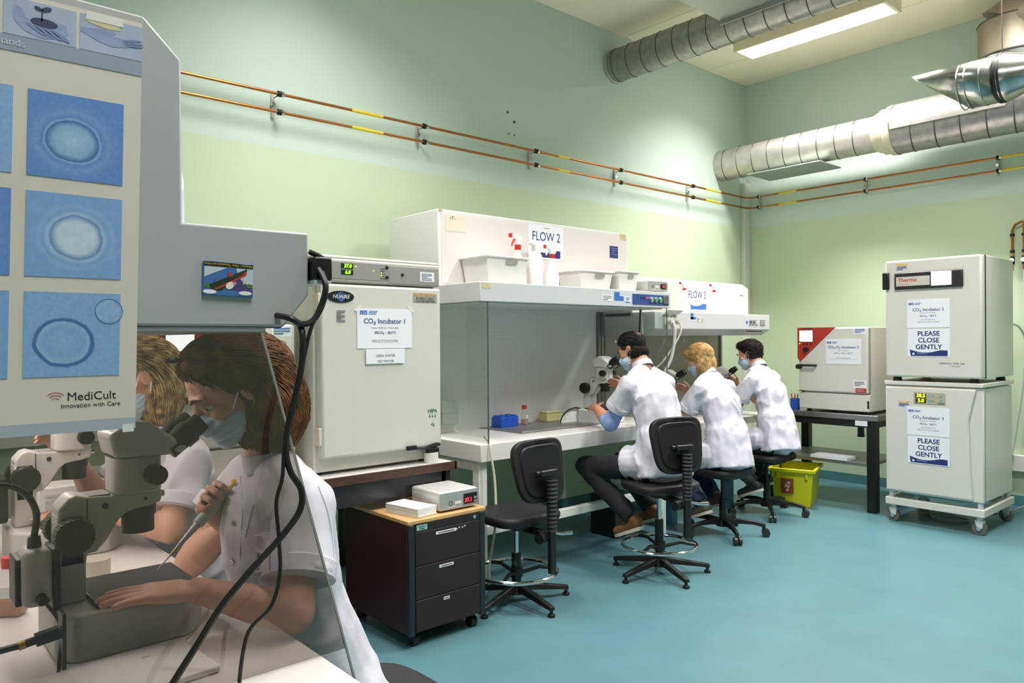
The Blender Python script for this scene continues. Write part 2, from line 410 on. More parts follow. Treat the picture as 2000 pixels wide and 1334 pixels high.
# ---------------------------------------------------------------- copper pipes and brackets
YP, XP = YA-.07, XB-.07
for z, nm in ((2.985, 'upper'), (2.872, 'lower')):
    pts = [(-1.5, YP, z), (7.28, YP, z)] + [(XP-.09+.09*math.sin(a), YP-.09+.09*math.cos(a), z) for a in np.linspace(0, PI/2, 6)] + [(XP, -1.5, z)]
    t = thing('copper_pipe', '%s of the two thin copper pipes running round both walls' % nm, 'pipe', (0, YP, z))
    MB((0, YP, z)).tube(pts, .0095, 10).build('pipe_run', COPPER, t)
    for a, b in (((2.48, YP, z), (2.72, YP, z)), ((6.55, YP, z), (6.82, YP, z)), ((6.62-2.2, YP, z), (6.75-2.2, YP, z)), ((XP, 4.05, z), (XP, 3.85, z)), ((XP, 2.0, z), (XP, 1.7, z))):
        MB((0, YP, z)).cyl(a, b, .0108, n=10).build('gas_label', YELLOWT, t)
def bracket(x, y, rz, label):
    t = thing('pipe_bracket', label, 'bracket', (x, y, 2.93), rz, 'pipe brackets')
    for z in (.055, -.058):
        MB().cyl((.014, 0, z), (.03, 0, z), .019, n=14).build('clamp_ring', CHROME, t)
        MB().cyl((-.008, 0, z), (.014, 0, z), .019, n=14).build('rubber_sleeve', BLACKR, t)
        MB().cyl((.01, .01, z), (-.012, .07, z*.7), .004, n=8).build('threaded_rod', STEEL, t)
    MB().box(-.024, -.006, .055, .068, -.085, .065).build('rail', GALVL, t, bev=.002)
    MB().cyl((-.015, .057, 0), (-.015, .04, 0), .013, n=10).build('bolt', CHROME, t)
for i, x in enumerate((1.975, 3.06, 4.16, 5.22, 6.33)):
    bracket(x, YP, 0, ['small steel pipe bracket on the mint wall next to the grey hood', 'small steel pipe bracket above the tallest white hood box edge', 'small steel pipe bracket above the FLOW 2 sign', 'small steel pipe bracket below the upper duct mouth', 'small steel pipe bracket in the shade near the wall corner'][i])
for i, y in enumerate((4.29, 3.15, 2.03)):
    bracket(XP, y, -90, ['pipe bracket next to the corner conduit under the wide duct', 'pipe bracket above the benchtop incubator with the red corner', 'pipe bracket above the stacked incubators'][i])
# gas taps at the end of the wall
for i, y in enumerate((1.93, 1.845)):
    t = thing('gas_tap', ['copper gas drop with a black valve and free outlet', 'copper gas drop with a black valve and red hose tip'][i], 'valve', (XP+.02, y, 2.3))
    pts = [(0, 0, -.14), (0, 0, .05)] + ([(0, -.02, .095), (0, -.06, .115), (0, -.4, .12)] if i == 0 else [(0, 0, .10)])
    MB().tube(pts, .0105, 10).build('pipe_drop', COPPER, t)
    for z in (.01, -.13): MB().cyl((0, 0, z-.012), (0, 0, z+.012), .018, n=12).build('clamp_ring', DARKM, t)
    MB().cyl((0, 0, -.17), (0, 0, -.145), .013, n=8).build('union_nut', BRASS, t)
    MB().cyl((0, 0, -.24), (0, 0, -.17), .017, n=12).build('valve_body', DARKM, t)
    MB().cyl((-.02, 0, -.205), (-.035, 0, -.205), .019, n=14).build('valve_dial', WHITE, t)
    MB().cyl((0, 0, -.29), (0, 0, -.24), .009, n=10).build('outlet', BRASS if i == 0 else REDP, t)
    if i == 1: MB().tube([(0, 0, -.29), (0, 0, -.7), (.0, .01, -1.2), (.01, .06, -1.6), (-.02, .1, -1.9)], .008, 8, smooth=6).build('hose', M('hose_grey', (196, 202, 198), .4), t)
t = thing('wall_switch', 'navy blue wall socket plate beside the stacked incubators', 'switch', (XB-.02, 1.70, 1.72), -90)
MB().box(-.07, .07, -.03, .02, -.1, .1).build('plate', NAVY, t, bev=.004)
MB().box(-.05, .05, -.036, -.03, -.07, .07).build('cover', M('navy_dark', (26, 30, 74), .4), t, bev=.003)
# ---------------------------------------------------------------- perforated sheet material
def perforated(name, base, hole, pitch):
    m = bpy.data.materials.new(name); m.use_nodes = True; nt = m.node_tree; b = nt.nodes['Principled BSDF']
    tc = nt.nodes.new('ShaderNodeTexCoord'); mp = nt.nodes.new('ShaderNodeMapping'); mp.inputs['Scale'].default_value = (1/pitch, 1/pitch, 1/pitch)
    nt.links.new(tc.outputs['Object'], mp.inputs[0])
    vm = nt.nodes.new('ShaderNodeVectorMath'); vm.operation = 'FRACTION'; nt.links.new(mp.outputs[0], vm.inputs[0])
    v2 = nt.nodes.new('ShaderNodeVectorMath'); v2.operation = 'MULTIPLY'; v2.inputs[1].default_value = (1, 0, 1); nt.links.new(vm.outputs[0], v2.inputs[0])
    v3 = nt.nodes.new('ShaderNodeVectorMath'); v3.operation = 'DISTANCE'; v3.inputs[1].default_value = (.5, 0, .5); nt.links.new(v2.outputs[0], v3.inputs[0])
    mt = nt.nodes.new('ShaderNodeMath'); mt.operation = 'LESS_THAN'; mt.inputs[1].default_value = .27; nt.links.new(v3.outputs['Value'], mt.inputs[0])
    mx = nt.nodes.new('ShaderNodeMix'); mx.data_type = 'RGBA'; mx.inputs[6].default_value = lin(base); mx.inputs[7].default_value = lin(hole)
    nt.links.new(mt.outputs[0], mx.inputs[0]); nt.links.new(mx.outputs[2], b.inputs['Base Color']); b.inputs['Roughness'].default_value = .5
    return m
PERF = perforated('perforated_sheet', (228, 228, 226), (196, 197, 196), .0105)

def sticker(parent, x0, x1, z0, z1, y, mat=PAPER, name='sticker'):
    return MB().box(x0, x1, y-.0015, y, z0, z1).build(name, mat, parent)
def lbars(parent, x0, x1, z0, z1, y, n, mat=GREYP, fr=.45):
    for i in range(n):
        z = z1-(i+.5)*(z1-z0)/n; w = (x1-x0)*(1 if i % 3 != 2 else .6)
        MB().box(x0, x0+w, y-.0026, y-.0015, z-fr*(z1-z0)/n/2, z+fr*(z1-z0)/n/2).build('print_line', mat, parent)

# ---------------------------------------------------------------- flow bench 2 (behind the empty lab stool)
ox, oy = 2.667, 3.30
t = thing('laminar_flow_bench', 'white laminar flow bench with perforated rear wall behind the empty lab stool', 'lab bench', (ox, oy, 0))
g = MB((ox, oy, 0)); g.box(2.667, 4.455, 3.70, 4.25, 1.70, 2.255); g.build('filter_box', WHITE, t, bev=.006)
g = MB((ox, oy, 0)); g.box(2.69, 4.43, 3.697, 3.70, 1.80, 2.235); g.build('filter_cover', M('cover_pinkish', (226, 219, 214), .45, var=.01), t)
g = MB((ox, oy, 0)); g.box(2.667, 4.455, 3.30, 3.70, 1.672, 1.785).box(2.70, 4.43, 3.36, 3.98, 1.665, 1.672); g.build('hood_shelf', GREYW, t, bev=.004)
MB((ox, oy, 0)).box(2.70, 4.40, 3.98, 3.99, .85, 1.665).build('perforated_panel', PERF, t)
MB((ox, oy, 0)).box(2.667, 4.455, 3.99, 4.25, .76, 1.70).build('rear_cabinet', WHITE, t, bev=.004)
for x in (4.405, 4.438): MB((ox, oy, 0)).box(x, x+.022, 3.955, 3.988, .85, 1.666).build('corner_post', STEEL, t, bev=.002)
MB((ox, oy, 0)).box(2.72, 2.726, 3.30, 3.975, .853, 1.672).build('side_glass', GLASS, t)
lab(t.children[-1], 'clear glass side panel beside the tall white incubator')
MB((ox, oy, 0)).box(2.7195, 2.7265, 3.297, 3.301, .853, 1.672).build('glass_rim', M('glass_edge_dark', (66, 80, 78), .25), t)
MB((ox, oy, 0)).box(4.415, 4.421, 3.31, 3.97, .853, 1.672).build('side_glass', GLASS, t)
MB((ox, oy, 0)).box(4.4145, 4.4215, 3.307, 3.311, .853, 1.672).build('glass_rim', M('glass_edge_dark', (66, 80, 78), .25), t)
MB((ox, oy, 0)).cyl((2.716, 3.335, 1.29), (2.73, 3.335, 1.29), .009, n=14).build('glass_stud', CHROME, t)
MB((ox, oy, 0)).box(2.667, 4.455, 3.30, 3.985, .748, .85).build('worktop', WHITE2, t, bev=.004)
for x in (2.64+.04, 4.37):
    MB((ox, oy, 0)).box(x, x+.06, 3.335, 3.395, 0, .748).build('leg', M('leg_cream', (226, 228, 218), .45), t, bev=.004)
    MB((ox, oy, 0)).box(x, x+.06, 3.395, 4.16, .69, .748).build('side_rail', M('leg_cream', (226, 228, 218), .45), t, bev=.004)
    MB((ox, oy, 0)).box(x, x+.06, 3.395, 4.16, .30, .35).build('side_rail', M('leg_cream', (226, 228, 218), .45), t, bev=.004)
MB((ox, oy, 0)).box(2.74, 4.37, 3.35, 3.39, .308, .362).build('stretcher', M('leg_cream', (226, 228, 218), .45), t, bev=.004)
MB((ox, oy, 0)).box(4.12, 4.24, 3.55, 3.8, 0, .3).build('foot_block', DARKM, t, bev=.01)
cp = MB((ox, oy, 0)).box(4.02, 4.425, 3.295, 3.30, 1.690, 1.762).build('control_panel', BLUEC, t)
for x, m in ((4.215, LEDR), (4.15, M('lamp_off', (60, 30, 50), .3)), (4.18, M('lamp_off', (60, 30, 50), .3))):
    MB((ox, oy, 0)).cyl((x-.09+.05, 3.295, 1.737), (x-.09+.05, 3.289, 1.737), .006, n=12).build('pilot_lamp', m, cp)
for x, c in ((4.218, (120, 170, 140)), (4.268, (110, 150, 130)), (4.318, (60, 190, 90))):
    o = MB((ox, oy, 0)).cyl((x, 3.295, 1.728), (x, 3.285, 1.728), .020, n=20).build('button_ring', CHROME, cp)
    o = MB((ox, oy, 0)).cyl((x, 3.285, 1.728), (x, 3.280, 1.728), .014, n=18).build('button', M('button_%d' % c[0], c, .3), cp)
MB((ox, oy, 0)).box(4.355, 4.415, 3.288, 3.296, 1.698, 1.757).build('display_cover', M('cover_brownish', (92, 88, 90), .4), cp, bev=.003)
for a in ((3.71, 3.81, 1.705, 1.745, PAPER), (3.83, 3.885, 1.71, 1.768, BLUEP), (3.885, 3.925, 1.71, 1.74, BLUEP), (3.94, 4.0, 1.705, 1.74, PAPER), (3.945, 3.995, 1.698, 1.705, BLUEP), (2.68, 2.745, 1.748, 1.778, TAN)):
    sticker(t, a[0]-ox, a[1]-ox, a[2], a[3], 0, a[4])
lbars(t, 3.715-ox, 3.80-ox, 1.708, 1.742, 0, 3); lbars(t, 3.95-ox, 3.99-ox, 1.71, 1.737, 0, 3, BLUEP)
fy = 3.697-oy
sticker(t, 4.242-ox, 4.335-ox, 2.06, 2.15, fy, NAVY); lbars(t, 4.26-ox, 4.32-ox, 2.08, 2.14, fy, 4, M('print_paleblue', (120, 140, 190), .6), .3)
sticker(t, 4.365-ox, 4.43-ox, 2.205, 2.25, fy, TAN); sticker(t, 2.72-ox, 2.875-ox, 2.125, 2.225, fy, M('glue_stain', (226, 216, 198), .6))
sticker(t, 2.667-ox, 2.70-ox, 2.243, 2.253, fy, TAN)
text('rT -', .03, INK, t, (2.755-ox, fy-.002, 2.205), align='LEFT')
def swoosh(t, x0, x1, z0, z1, mat=NAVY):
    n = 14; up = [(x0+(x1-x0)*i/n, z1 - (z1-z0)*.42*math.sin(PI*min(1, i/n*1.25))**1.0*(1 if i < n else 1)+(z1-z0)*(-.12)*i/n) for i in range(n+1)]
    MB().prism([(x0+(x1-x0)*.03, z0), (x1, z0)]+[(p[0], p[1]) for p in reversed(up)], -.0018, -.0012).build('blue_band', mat, t)
s = sign('paper_sign', 'white paper sign reading FLOW 2 in navy capitals on the filter box', .335, .235, (3.58, 3.696, 2.12), 0)
text('FLOW 2', .088, NAVY, s, (0.0, -.0016, .035), sx=.86); swoosh(s, -.135, .135, -.105, -.045)
bars(s, [(-.02, .03, .098, .004)], GREYP)

# plastic boxes, bottles, controller on the shelf of flow bench 2
def tub(x, y, z, w, d, h, label):
    t = thing('plastic_tub', label, 'storage box', (x, y, z), 0, 'white plastic tubs on the flow bench shelf')
    n = 4; f = MB(); a = .86
    W0, D0 = w*a, d*a
    def ring(ww, dd, zz): return [(-ww/2, -dd/2, zz), (ww/2, -dd/2, zz), (ww/2, dd/2, zz), (-ww/2, dd/2, zz)]
    vs = ring(W0, D0, 0)+ring(w, d, h)+ring(w-.008, d-.008, h)+ring(W0-.008, D0-.008, .005)
    f.add(vs, [(0, 3, 2, 1)]+[(i, (i+1) % 4, 4+(i+1) % 4, 4+i) for i in range(4)]+[(4+i, 4+(i+1) % 4, 8+(i+1) % 4, 8+i) for i in range(4)]+[(8+i, 8+(i+1) % 4, 12+(i+1) % 4, 12+i) for i in range(4)]+[(12, 13, 14, 15)])
    f.build('body', PLASTW, t, bev=.006)
    MB().box(-w/2-.012, w/2+.012, -d/2-.012, d/2+.012, h, h+.012).build('lid', PLASTW, t, bev=.005)
    MB().box(-w*.05, w*.22, -d/2-.0075, -d/2-.005, h-.035, h-.012).build('label_tape', M('label_grey', (150, 142, 132), .6), t)
    return t
zs = 1.7855
tub(3.0, 3.56, zs, .335, .25, .165, 'white plastic tub with lid at the end of the shelf behind the incubator'); tub(3.83, 3.565, zs, .33, .22, .125, 'longer low white plastic tub beside the spray bottles')
tub(4.13, 3.52, zs, .21, .2, .135, 'small white plastic tub next to the red-digit controller on the shelf')
def spray(x, y, z, h, label, trig=REDP, fat=1, rz=0, group='spray bottles on the hood shelves'):
    t = thing('spray_bottle', label, 'spray bottle', (x, y, z), rz, group)
    k = h/.30; r = .047*fat*k
    MB().lathe([(r*.93, 0), (r, .006), (r, .06*k), (r*.95, .10*k), (r*.62, .15*k), (r*.42, .195*k), (r*.34, .215*k), (r*.34, .225*k)], n=28).build('bottle', PLASTB, t)
    MB().cyl((0, 0, .215*k), (0, 0, .243*k), .019*k, n=18).build('collar', REDP, t)
    MB().prism([(-.02*k, .243*k), (.018*k, .243*k), (.03*k, .262*k), (.034*k, .285*k), (.02*k, .297*k), (-.055*k, .30*k), (-.062*k, .283*k), (-.03*k, .272*k)], -.011*k, .011*k).build('spray_head', PLASTB, t, bev=.003)
    MB().box(-.074*k, -.06*k, -.01*k, .01*k, .28*k, .304*k).build('nozzle', REDP, t, bev=.002)
    MB().tube([(-.03*k, 0, .275*k), (-.044*k, 0, .258*k), (-.056*k, 0, .235*k)], .006*k, 8).build('trigger', trig, t)
    return t
spray(3.185, 3.55, zs, .335, 'spray bottle with bright red trigger in front of the FLOW 2 sign', rz=10)
spray(3.475, 3.53, zs, .285, 'smaller spray bottle with white head and red collar by the FLOW 2 sign', trig=PLASTB, fat=.98, rz=-5)
t = thing('refill_bottle', 'plain white bottle with angled white spout between two spray bottles', 'bottle', (3.405, 3.61, zs))
MB().lathe([(.042, 0), (.044, .005), (.044, .2), (.036, .225), (.028, .24), (.028, .262)], n=28).build('bottle', PLASTB, t)
MB().prism([(-.03, .262), (.03, .262), (.034, .295), (.03, .31), (-.06, .315), (-.064, .30), (-.03, .285)], -.02, .02).build('spout_cap', PLASTB, t, bev=.005)
def controller(x, y, z, rz, label, digits, w=.235, d=.235, h=.085):
    t = thing('temperature_controller', label, 'controller', (x, y, z), rz)
    MB().box(-w/2, w/2, -d/2+.004, d/2, .006, h).build('case', M('case_alu', (214, 213, 210), .35, .35, var=.01), t, bev=.012, seg=3)
    for i in range(4): MB().box(-w/2-.002, -w/2+.0, -d/2+.02, d/2-.02, .02+i*.016, .027+i*.016).build('rib', M('case_alu', (214, 213, 210), .35, .35), t)
    MB().box(-w/2+.004, w/2-.004, -d/2-.001, -d/2+.004, .01, h-.004).build('front_plate', M('front_alu', (188, 187, 185), .4, .5), t, bev=.002)
    dsp = MB().box(.025, w/2-.012, -d/2-.006, -d/2-.001, .025, h-.022).build('display', BLACK, t, bev=.002)
    text(digits, .027, LEDR, dsp, (.052, -d/2-.0065, .044), bold=.0006)
    for j in (.033, .05): MB().box(w/2-.034, w/2-.018, -d/2-.0075, -d/2-.006, j-.004, j+.006).build('key', PANELG, dsp)
    MB().torus((-.055, -d/2-.001, .04), .011, .0018, (0, 1, 0), 18, 5).build('socket_ring', DARKM, t)
    bars(t, [(-.075, -.02, .022, .003), (-.03, .01, .04, .014)], M('tape_cream', (226, 222, 212), .5), 'print_line', -d/2-.0012)
    for xx in (-.1, .1): MB().cyl((xx, 0, 0), (xx, 0, .008), .012, n=10).build('foot', BLACKR, t)
    return t
controller(4.368, 3.46, zs, -4, 'silver temperature controller with red digits on the hood shelf', '16', .21, .24, .085)

# on the worktop of flow bench 2
zt = .8505
t = thing('steel_plate', 'flat grey steel work plate lying on the white worktop', 'metal plate', (3.53, 3.70, zt))
MB().box(-.36, .36, -.19, .24, 0, .006).build('plate', DULLST, t, bev=.002)
MB().box(-.36, .36, -.197, -.19, -.0, .014).build('front_lip', DULLST, t, bev=.002)
t = thing('tube_rack', 'blue plastic tube rack on the steel plate', 'tube rack', (3.335, 3.86, zt+.006), 8)
f = MB(); f.prism([(-.09, -.045), (-.06, -.055), (-.03, -.045), (0, -.055), (.03, -.045), (.06, -.055), (.09, -.045), (.09, .045), (.06, .055), (.03, .045), (0, .055), (-.03, .045), (-.06, .055), (-.09, .045)], 0, .07, 'z'); f.build('body', BLUER, t, bev=.004)
for x in (-.06, 0, .06):
    for y in (-.026, .026): MB().cyl((x, y, .07), (x, y, .078), .021, n=16).build('tube_socket', BLUER, t)
def flask(x, y, z, label, k=1, rz=0):
    t = thing('culture_flask', label, 'flask', (x, y, z), rz)
    MB().prism([(-.024*k, 0), (.024*k, 0), (.025*k, .055*k), (.012*k, .078*k), (.011*k, .09*k), (-.011*k, .09*k), (-.012*k, .078*k), (-.025*k, .055*k)], -.016*k, .016*k).build('flask_body', M('flask_plastic', (206, 206, 204), .12, alpha=.3), t, bev=.004)
    MB().box(-.0225*k, .0225*k, -.0145*k, .0145*k, .002, .030*k).build('medium', MEDIUM, t, bev=.003)
    MB().cyl((0, 0, .088*k), (0, 0, .108*k), .0145*k, n=18).build('cap', REDP, t)
    MB().box(-.015*k, .012*k, -.0168*k, -.0162*k, .035*k, .055*k).build('write_patch', M('patch_white', (235, 235, 235), .5), t)
    return t
flask(3.505, 3.85, zt+.006, 'small flask of amber medium with red cap beside the blue tube rack', 1.25, 30)
t = thing('tip_box', 'pale yellow plastic pipette tip box behind the steel plate', 'tip box', (3.80, 3.89, zt+.006), 3)
MB().box(-.085, .085, -.045, .045, 0, .055).build('base', M('tip_yellow', (214, 208, 150), .35, alpha=.9), t, bev=.006)
MB().box(-.08, .08, -.042, .042, .055, .075).build('lid', M('tip_yellow_lid', (222, 218, 170), .3, alpha=.8), t, bev=.008)
t = thing('wall_adapter', 'light grey power adapter block standing on a bracket inside the glass', 'adapter', (2.86, 3.86, zt), -25)
MB().box(-.055, .055, -.035, .035, .06, .21).build('case', M('adapter_grey', (168, 171, 172), .45), t, bev=.006)
MB().box(-.0555, .0555, -.036, .036, .13, .133).build('seam', PANELG, t)
MB().box(-.075, -.055, -.03, .03, 0, .12).build('bracket', M('bracket_grey', (140, 142, 136), .5), t, bev=.003)
MB().tube([(.03, -.02, .06), (.03, -.04, .02), (.06, -.06, .004)], .004, 6).build('cord', M('cord_cream', (214, 208, 188), .5), t)
t = thing('light_cable', 'cream cable hanging from the white worktop edge to the floor', 'cable', (2.73, 3.29, .85))
MB((2.73, 3.29, .85)).tube([(2.9, 3.55, .856), (2.78, 3.36, .858), (2.735, 3.30, .852), (2.728, 3.286, .80), (2.745, 3.27, .62), (2.72, 3.24, .40), (2.66, 3.22, .2), (2.66, 3.24, .008), (2.75, 3.5, .008)], .007, 8, smooth=8).build('cord', M('cord_cream', (214, 208, 188), .5), t)
t = thing('glass_arch', 'thin black lamp arch on a pale half-round stand under the microscope arm', 'lamp', (3.88, 3.72, zt))
pts = [(-.15+.15*(1-math.cos(a)), 0, .105*math.sin(a)) for a in np.linspace(0, PI*.62, 12)]
MB().tube(pts, .005, 6).build('arch_rim', BLACK, t)
MB().prism([(p[0]+.006, p[2]*.92) for p in pts]+[(.05, 0)], .012, .02).build('frosted_shield', M('frosted', (222, 226, 222), .5), t)

# ---------------------------------------------------------------- flow bench 3
ox, oy = 4.5, 3.48
t = thing('laminar_flow_bench', 'off-white laminar flow bench with FLOW 3 sign in the wall corner', 'lab bench', (ox, oy, 0))
MB((ox, oy, 0)).prism([(3.70, 1.62), (3.70, 1.90), (3.76, 1.945), (4.2, 1.96), (4.2, 1.62)], 4.5, 6.17, 'x').build('filter_box', M('cover_cream', (226, 220, 208), .45, var=.01), t, bev=.006)
MB((ox, oy, 0)).prism([(3.48, 1.655), (3.48, 1.525), (3.56, 1.475), (3.98, 1.475), (3.98, 1.655)], 4.5, 6.155, 'x').build('hood_shelf', GREYW, t, bev=.004)
MB((ox, oy, 0)).box(4.5, 6.13, 3.98, 4.2, .72, 1.64).build('rear_panel', M('rear_grey', (168, 164, 152), .4, .2), t)
MB((ox, oy, 0)).box(4.5, 6.13, 3.975, 3.98, .78, 1.478).build('steel_backwall', M('backwall_steel', (150, 146, 134), .35, .35), t)
MB((ox, oy, 0)).box(6.115, 6.14, 3.96, 3.985, .78, 1.478).build('edge_trim', DULLST, t)
for x in (4.62, 5.55): MB((ox, oy, 0)).cyl((x, 3.975, 1.43), (x, 3.968, 1.43), .012, n=12).build('screw', CHROME, t)
MB((ox, oy, 0)).box(4.5, 6.155, 3.46, 3.98, .715, .775).build('worktop', WHITE2, t, bev=.004)
for x in (4.75, 5.55):
    MB((ox, oy, 0)).box(x, x+.07, 3.52, 3.59, 0, .715).build('leg', TEALB, t, bev=.004)
    MB((ox, oy, 0)).box(x, x+.07, 3.59, 4.1, .05, .1).build('foot_rail', TEALB, t, bev=.004)
MB((ox, oy, 0)).box(4.75, 5.62, 3.7, 3.74, .28, .34).build('stretcher', TEALB, t)
f = 3.48-oy
sticker(t, 4.955-ox, 4.99-ox, 1.60, 1.652, f, BLUEP); sticker(t, 4.955-ox, 5.025-ox, 1.60, 1.62, f, BLUEP); sticker(t, 4.95-ox, 5.03-ox, 1.592, 1.60, f); sticker(t, 5.03-ox, 5.09-ox, 1.585, 1.62, f); lbars(t, 5.035-ox, 5.08-ox, 1.587, 1.617, f, 3)
sticker(t, 5.1-ox, 5.13-ox, 1.585, 1.61, f, TAN)
MB((ox, oy, 0)).cyl((5.775, 3.48, 1.585), (5.775, 3.477, 1.585), .014, n=16).build('round_sticker', BLUEP, t)
for i, x in enumerate((5.83, 5.88, 5.93)):
    MB((ox, oy, 0)).box(x-.018, x+.018, 3.474, 3.48, 1.56, 1.612).build('rocker_switch', M('rocker_grey', (170, 168, 162), .4), t, bev=.003)
    MB((ox, oy, 0)).box(x-.008, x+.008, 3.470, 3.474, 1.575, 1.60).build('rocker_key', DARKM if i < 2 else WHITE, t)
MB((ox, oy, 0)).box(5.99, 6.07, 3.474, 3.48, 1.56, 1.612).build('meter_plate', PANELG, t, bev=.002)
for k in range(6): MB((ox, oy, 0)).box(5.80+k*.045, 5.835+k*.045, 3.497+0*k, 3.503, 1.505, 1.512).build('vent_slot', DARKM, t)
for i, x in enumerate((4.63, 4.72)):
    so = MB((ox, oy, 0)).box(x-.035, x+.035, 3.455, 3.48, 1.555, 1.62).build('socket', M('socket_cream', (222, 218, 206), .4), t, bev=.004)
    MB((ox, oy, 0)).prism([(3.40, 1.665), (3.42, 1.675), (3.48, 1.632), (3.48, 1.620)], x-.04, x+.04, 'x').build('socket_flap', WHITE2, so, bev=.003)
    MB((ox, oy, 0)).cyl((x, 3.455, 1.588), (x, 3.41, 1.580), .022, n=16).build('plug', M('socket_cream', (222, 218, 206), .4), so)
MB((ox, oy, 0)).box(6.02, 6.08, 3.696, 3.70, 1.838, 1.842).build('maker_mark', M('mark_green', (110, 150, 130), .5), t)
s = sign('paper_sign', 'white paper sign reading FLOW 3 between two spray bottles', .32, .225, (5.36, 3.697, 1.795), 0)
text('FLOW 3', .088, NAVY, s, (0, -.0016, .022), sx=.82); swoosh(s, -.13, .13, -.10, -.045, BLUEP); bars(s, [(-.03, .05, -.03, .003)], GREYP)
spray(5.0, 3.57, 1.6555, .245, 'white spray bottle with red nozzle before the FLOW 3 sign, toward the sockets', trig=PLASTB, fat=1.25)
spray(5.42, 3.57, 1.6555, .245, 'white spray bottle with red nozzle at the far side of the FLOW 3 sign', trig=PLASTB, fat=1.3)
def cable(name, label, pts, r, mat, org=None, sm=8):
    t = thing(name, label, 'cable', pts[0] if org is None else org)
    MB(t.location).tube(pts, r, 8, smooth=sm).build('cord', mat, t); return t
cable('power_cable', 'thick white cord dropping from the hood sockets', [(4.63, 3.41, 1.575), (4.64, 3.40, 1.50), (4.63, 3.43, 1.3), (4.56, 3.5, 1.1), (4.55, 3.6, .80)], .012, WHITE2)
cable('power_cable', 'thin cream cord looping from the second hood socket', [(4.72, 3.41, 1.575), (4.70, 3.40, 1.48), (4.60, 3.48, 1.28), (4.50, 3.6, 1.12), (4.49, 3.68, .80)], .007, M('cord_cream', (214, 208, 188), .5))
cable('power_cable', 'black cord hanging under the flow bench shelf end', [(4.18, 3.36, 1.66), (4.18, 3.37, 1.5), (4.19, 3.40, 1.2), (4.2, 3.6, .87)], .006, BLACK)
cable('power_cable', 'fine cream cord slanting under the flow bench shelf end', [(4.19, 3.36, 1.66), (4.28, 3.42, 1.45), (4.36, 3.5, 1.2), (4.38, 3.6, .86)], .004, M('cord_cream', (214, 208, 188), .5))

# ---------------------------------------------------------------- incubator 1 on its desk
ox, oy = 2.0, 3.2
t = thing('desk', 'dark desk with white top and brown wooden edge beneath the tall incubator', 'desk', (ox, oy, 0))
MB((ox, oy, 0)).box(.9, 2.40, 3.206, 4.4, .765, .80).build('desk_top', WHITE2, t)
MB((ox, oy, 0)).box(.9, 2.41, 3.19, 3.206, .76, .801).box(2.40, 2.41, 3.19, 4.4, .76, .801).build('wood_edge', WOODD, t)
MB((ox, oy, 0)).box(.9, 2.36, 3.22, 3.24, .645, .76).build('apron', M('apron_dark', (44, 42, 46), .3), t)
for x, y in ((.9, 3.22), (2.33, 3.22), (.9, 4.3), (2.33, 4.3)): MB((ox, oy, 0)).box(x, x+.06, y, y+.06, 0, .76).build('leg', M('leg_brown', (44, 32, 28), .5), t, bev=.003)
ox, oy = 2.0, 3.28
t = thing('incubator', 'tall off-white incubator labelled CO2 Incubator 1 on the dark desk', 'incubator', (ox, oy, .801))
z0 = .801
B = lambda: MB((ox, oy, z0))
INCW = M('incubator_enamel', (212, 208, 200), .36, var=.012)
B().box(1.64, 2.35, 3.30, 3.98, .815, 1.855).build('cabinet', INCW, t, bev=.008)
B().box(1.63, 2.355, 3.265, 3.99, 1.845, 1.866).box(1.63, 2.355, 3.255, 3.3, 1.735, 1.85).build('control_head', M('head_greige', (186, 181, 174), .4), t, bev=.01)
B().box(1.655, 2.352, 3.245, 3.30, .885, 1.725).build('door', INCW, t, bev=.012, seg=3)
B().box(1.642, 1.657, 3.25, 3.3, .95, 1.035).build('hinge', M('hinge_cream', (216, 208, 186), .4), t, bev=.003)
B().box(1.642, 1.657, 3.25, 3.3, 1.60, 1.68).build('hinge', M('hinge_cream', (216, 208, 186), .4), t, bev=.003)
for x in (1.68, 2.3): B().cyl((x, 3.35, .801), (x, 3.35, .82), .025, n=12).build('foot', BLACKR, t)
fy = 3.255-oy
p1 = MB().box(1.70-ox, 2.03-ox, fy-.003, fy, 1.752-z0, 1.836-z0).build('display_panel', PANELG, t, bev=.002)
p2 = MB().box(2.035-ox, 2.345-ox, fy-.003, fy, 1.742-z0, 1.83-z0).build('access_panel', PANELG, t, bev=.002)
for s_, z in (('37.0', 1.815), ('6.0', 1.785)):
    MB().box(1.765-ox, 1.83-ox, fy-.005, fy-.003, z-.012-z0, z+.012-z0).build('display_window', M('dark_green', (16, 50, 40), .3), p1)
    text(s_, .024, LEDG, p1, (1.80-ox, fy-.0055, z-z0), bold=.0006, shear=.15)
for x, z, m in ((1.845, 1.815, LEDY), (1.945, 1.80, LEDY), (1.99, 1.79, LEDY), (1.99, 1.778, LEDY)): MB().cyl((x-ox, fy-.003, z-z0), (x-ox, fy-.005, z-z0), .003, n=8).build('pilot_light', m, p1)
for i in range(5): MB().box(1.985-ox, 2.01-ox, fy-.004, fy-.003, 1.762+i*.012-z0, 1.765+i*.012-z0).build('print_line', INK, p1)
for x, z in ((2.022, 1.82), (2.022, 1.77)): MB().cyl((x-ox, fy-.001, z-z0), (x-ox, fy-.006, z-z0), .009, n=14).build('screw_knob', BLACK, t)
MB().cyl((2.115-ox, fy-.003, 1.788-z0), (2.115-ox, fy-.008, 1.788-z0), .008, n=14).build('lock', DARKM, p2)
sticker(p2, 2.225-ox, 2.315-ox, 1.76-z0, 1.81-z0, fy-.003, PAPER); lbars(p2, 2.235-ox, 2.30-ox, 1.765-z0, 1.805-z0, fy-.003, 5)
fd = 3.245-oy
MB().prism([(1.757-ox+.072*math.cos(a), 1.664-z0+.029*math.sin(a)) for a in np.linspace(0, 2*PI, 36, endpoint=False)], fd-.004, fd).build('oval_badge', BLACK, t)
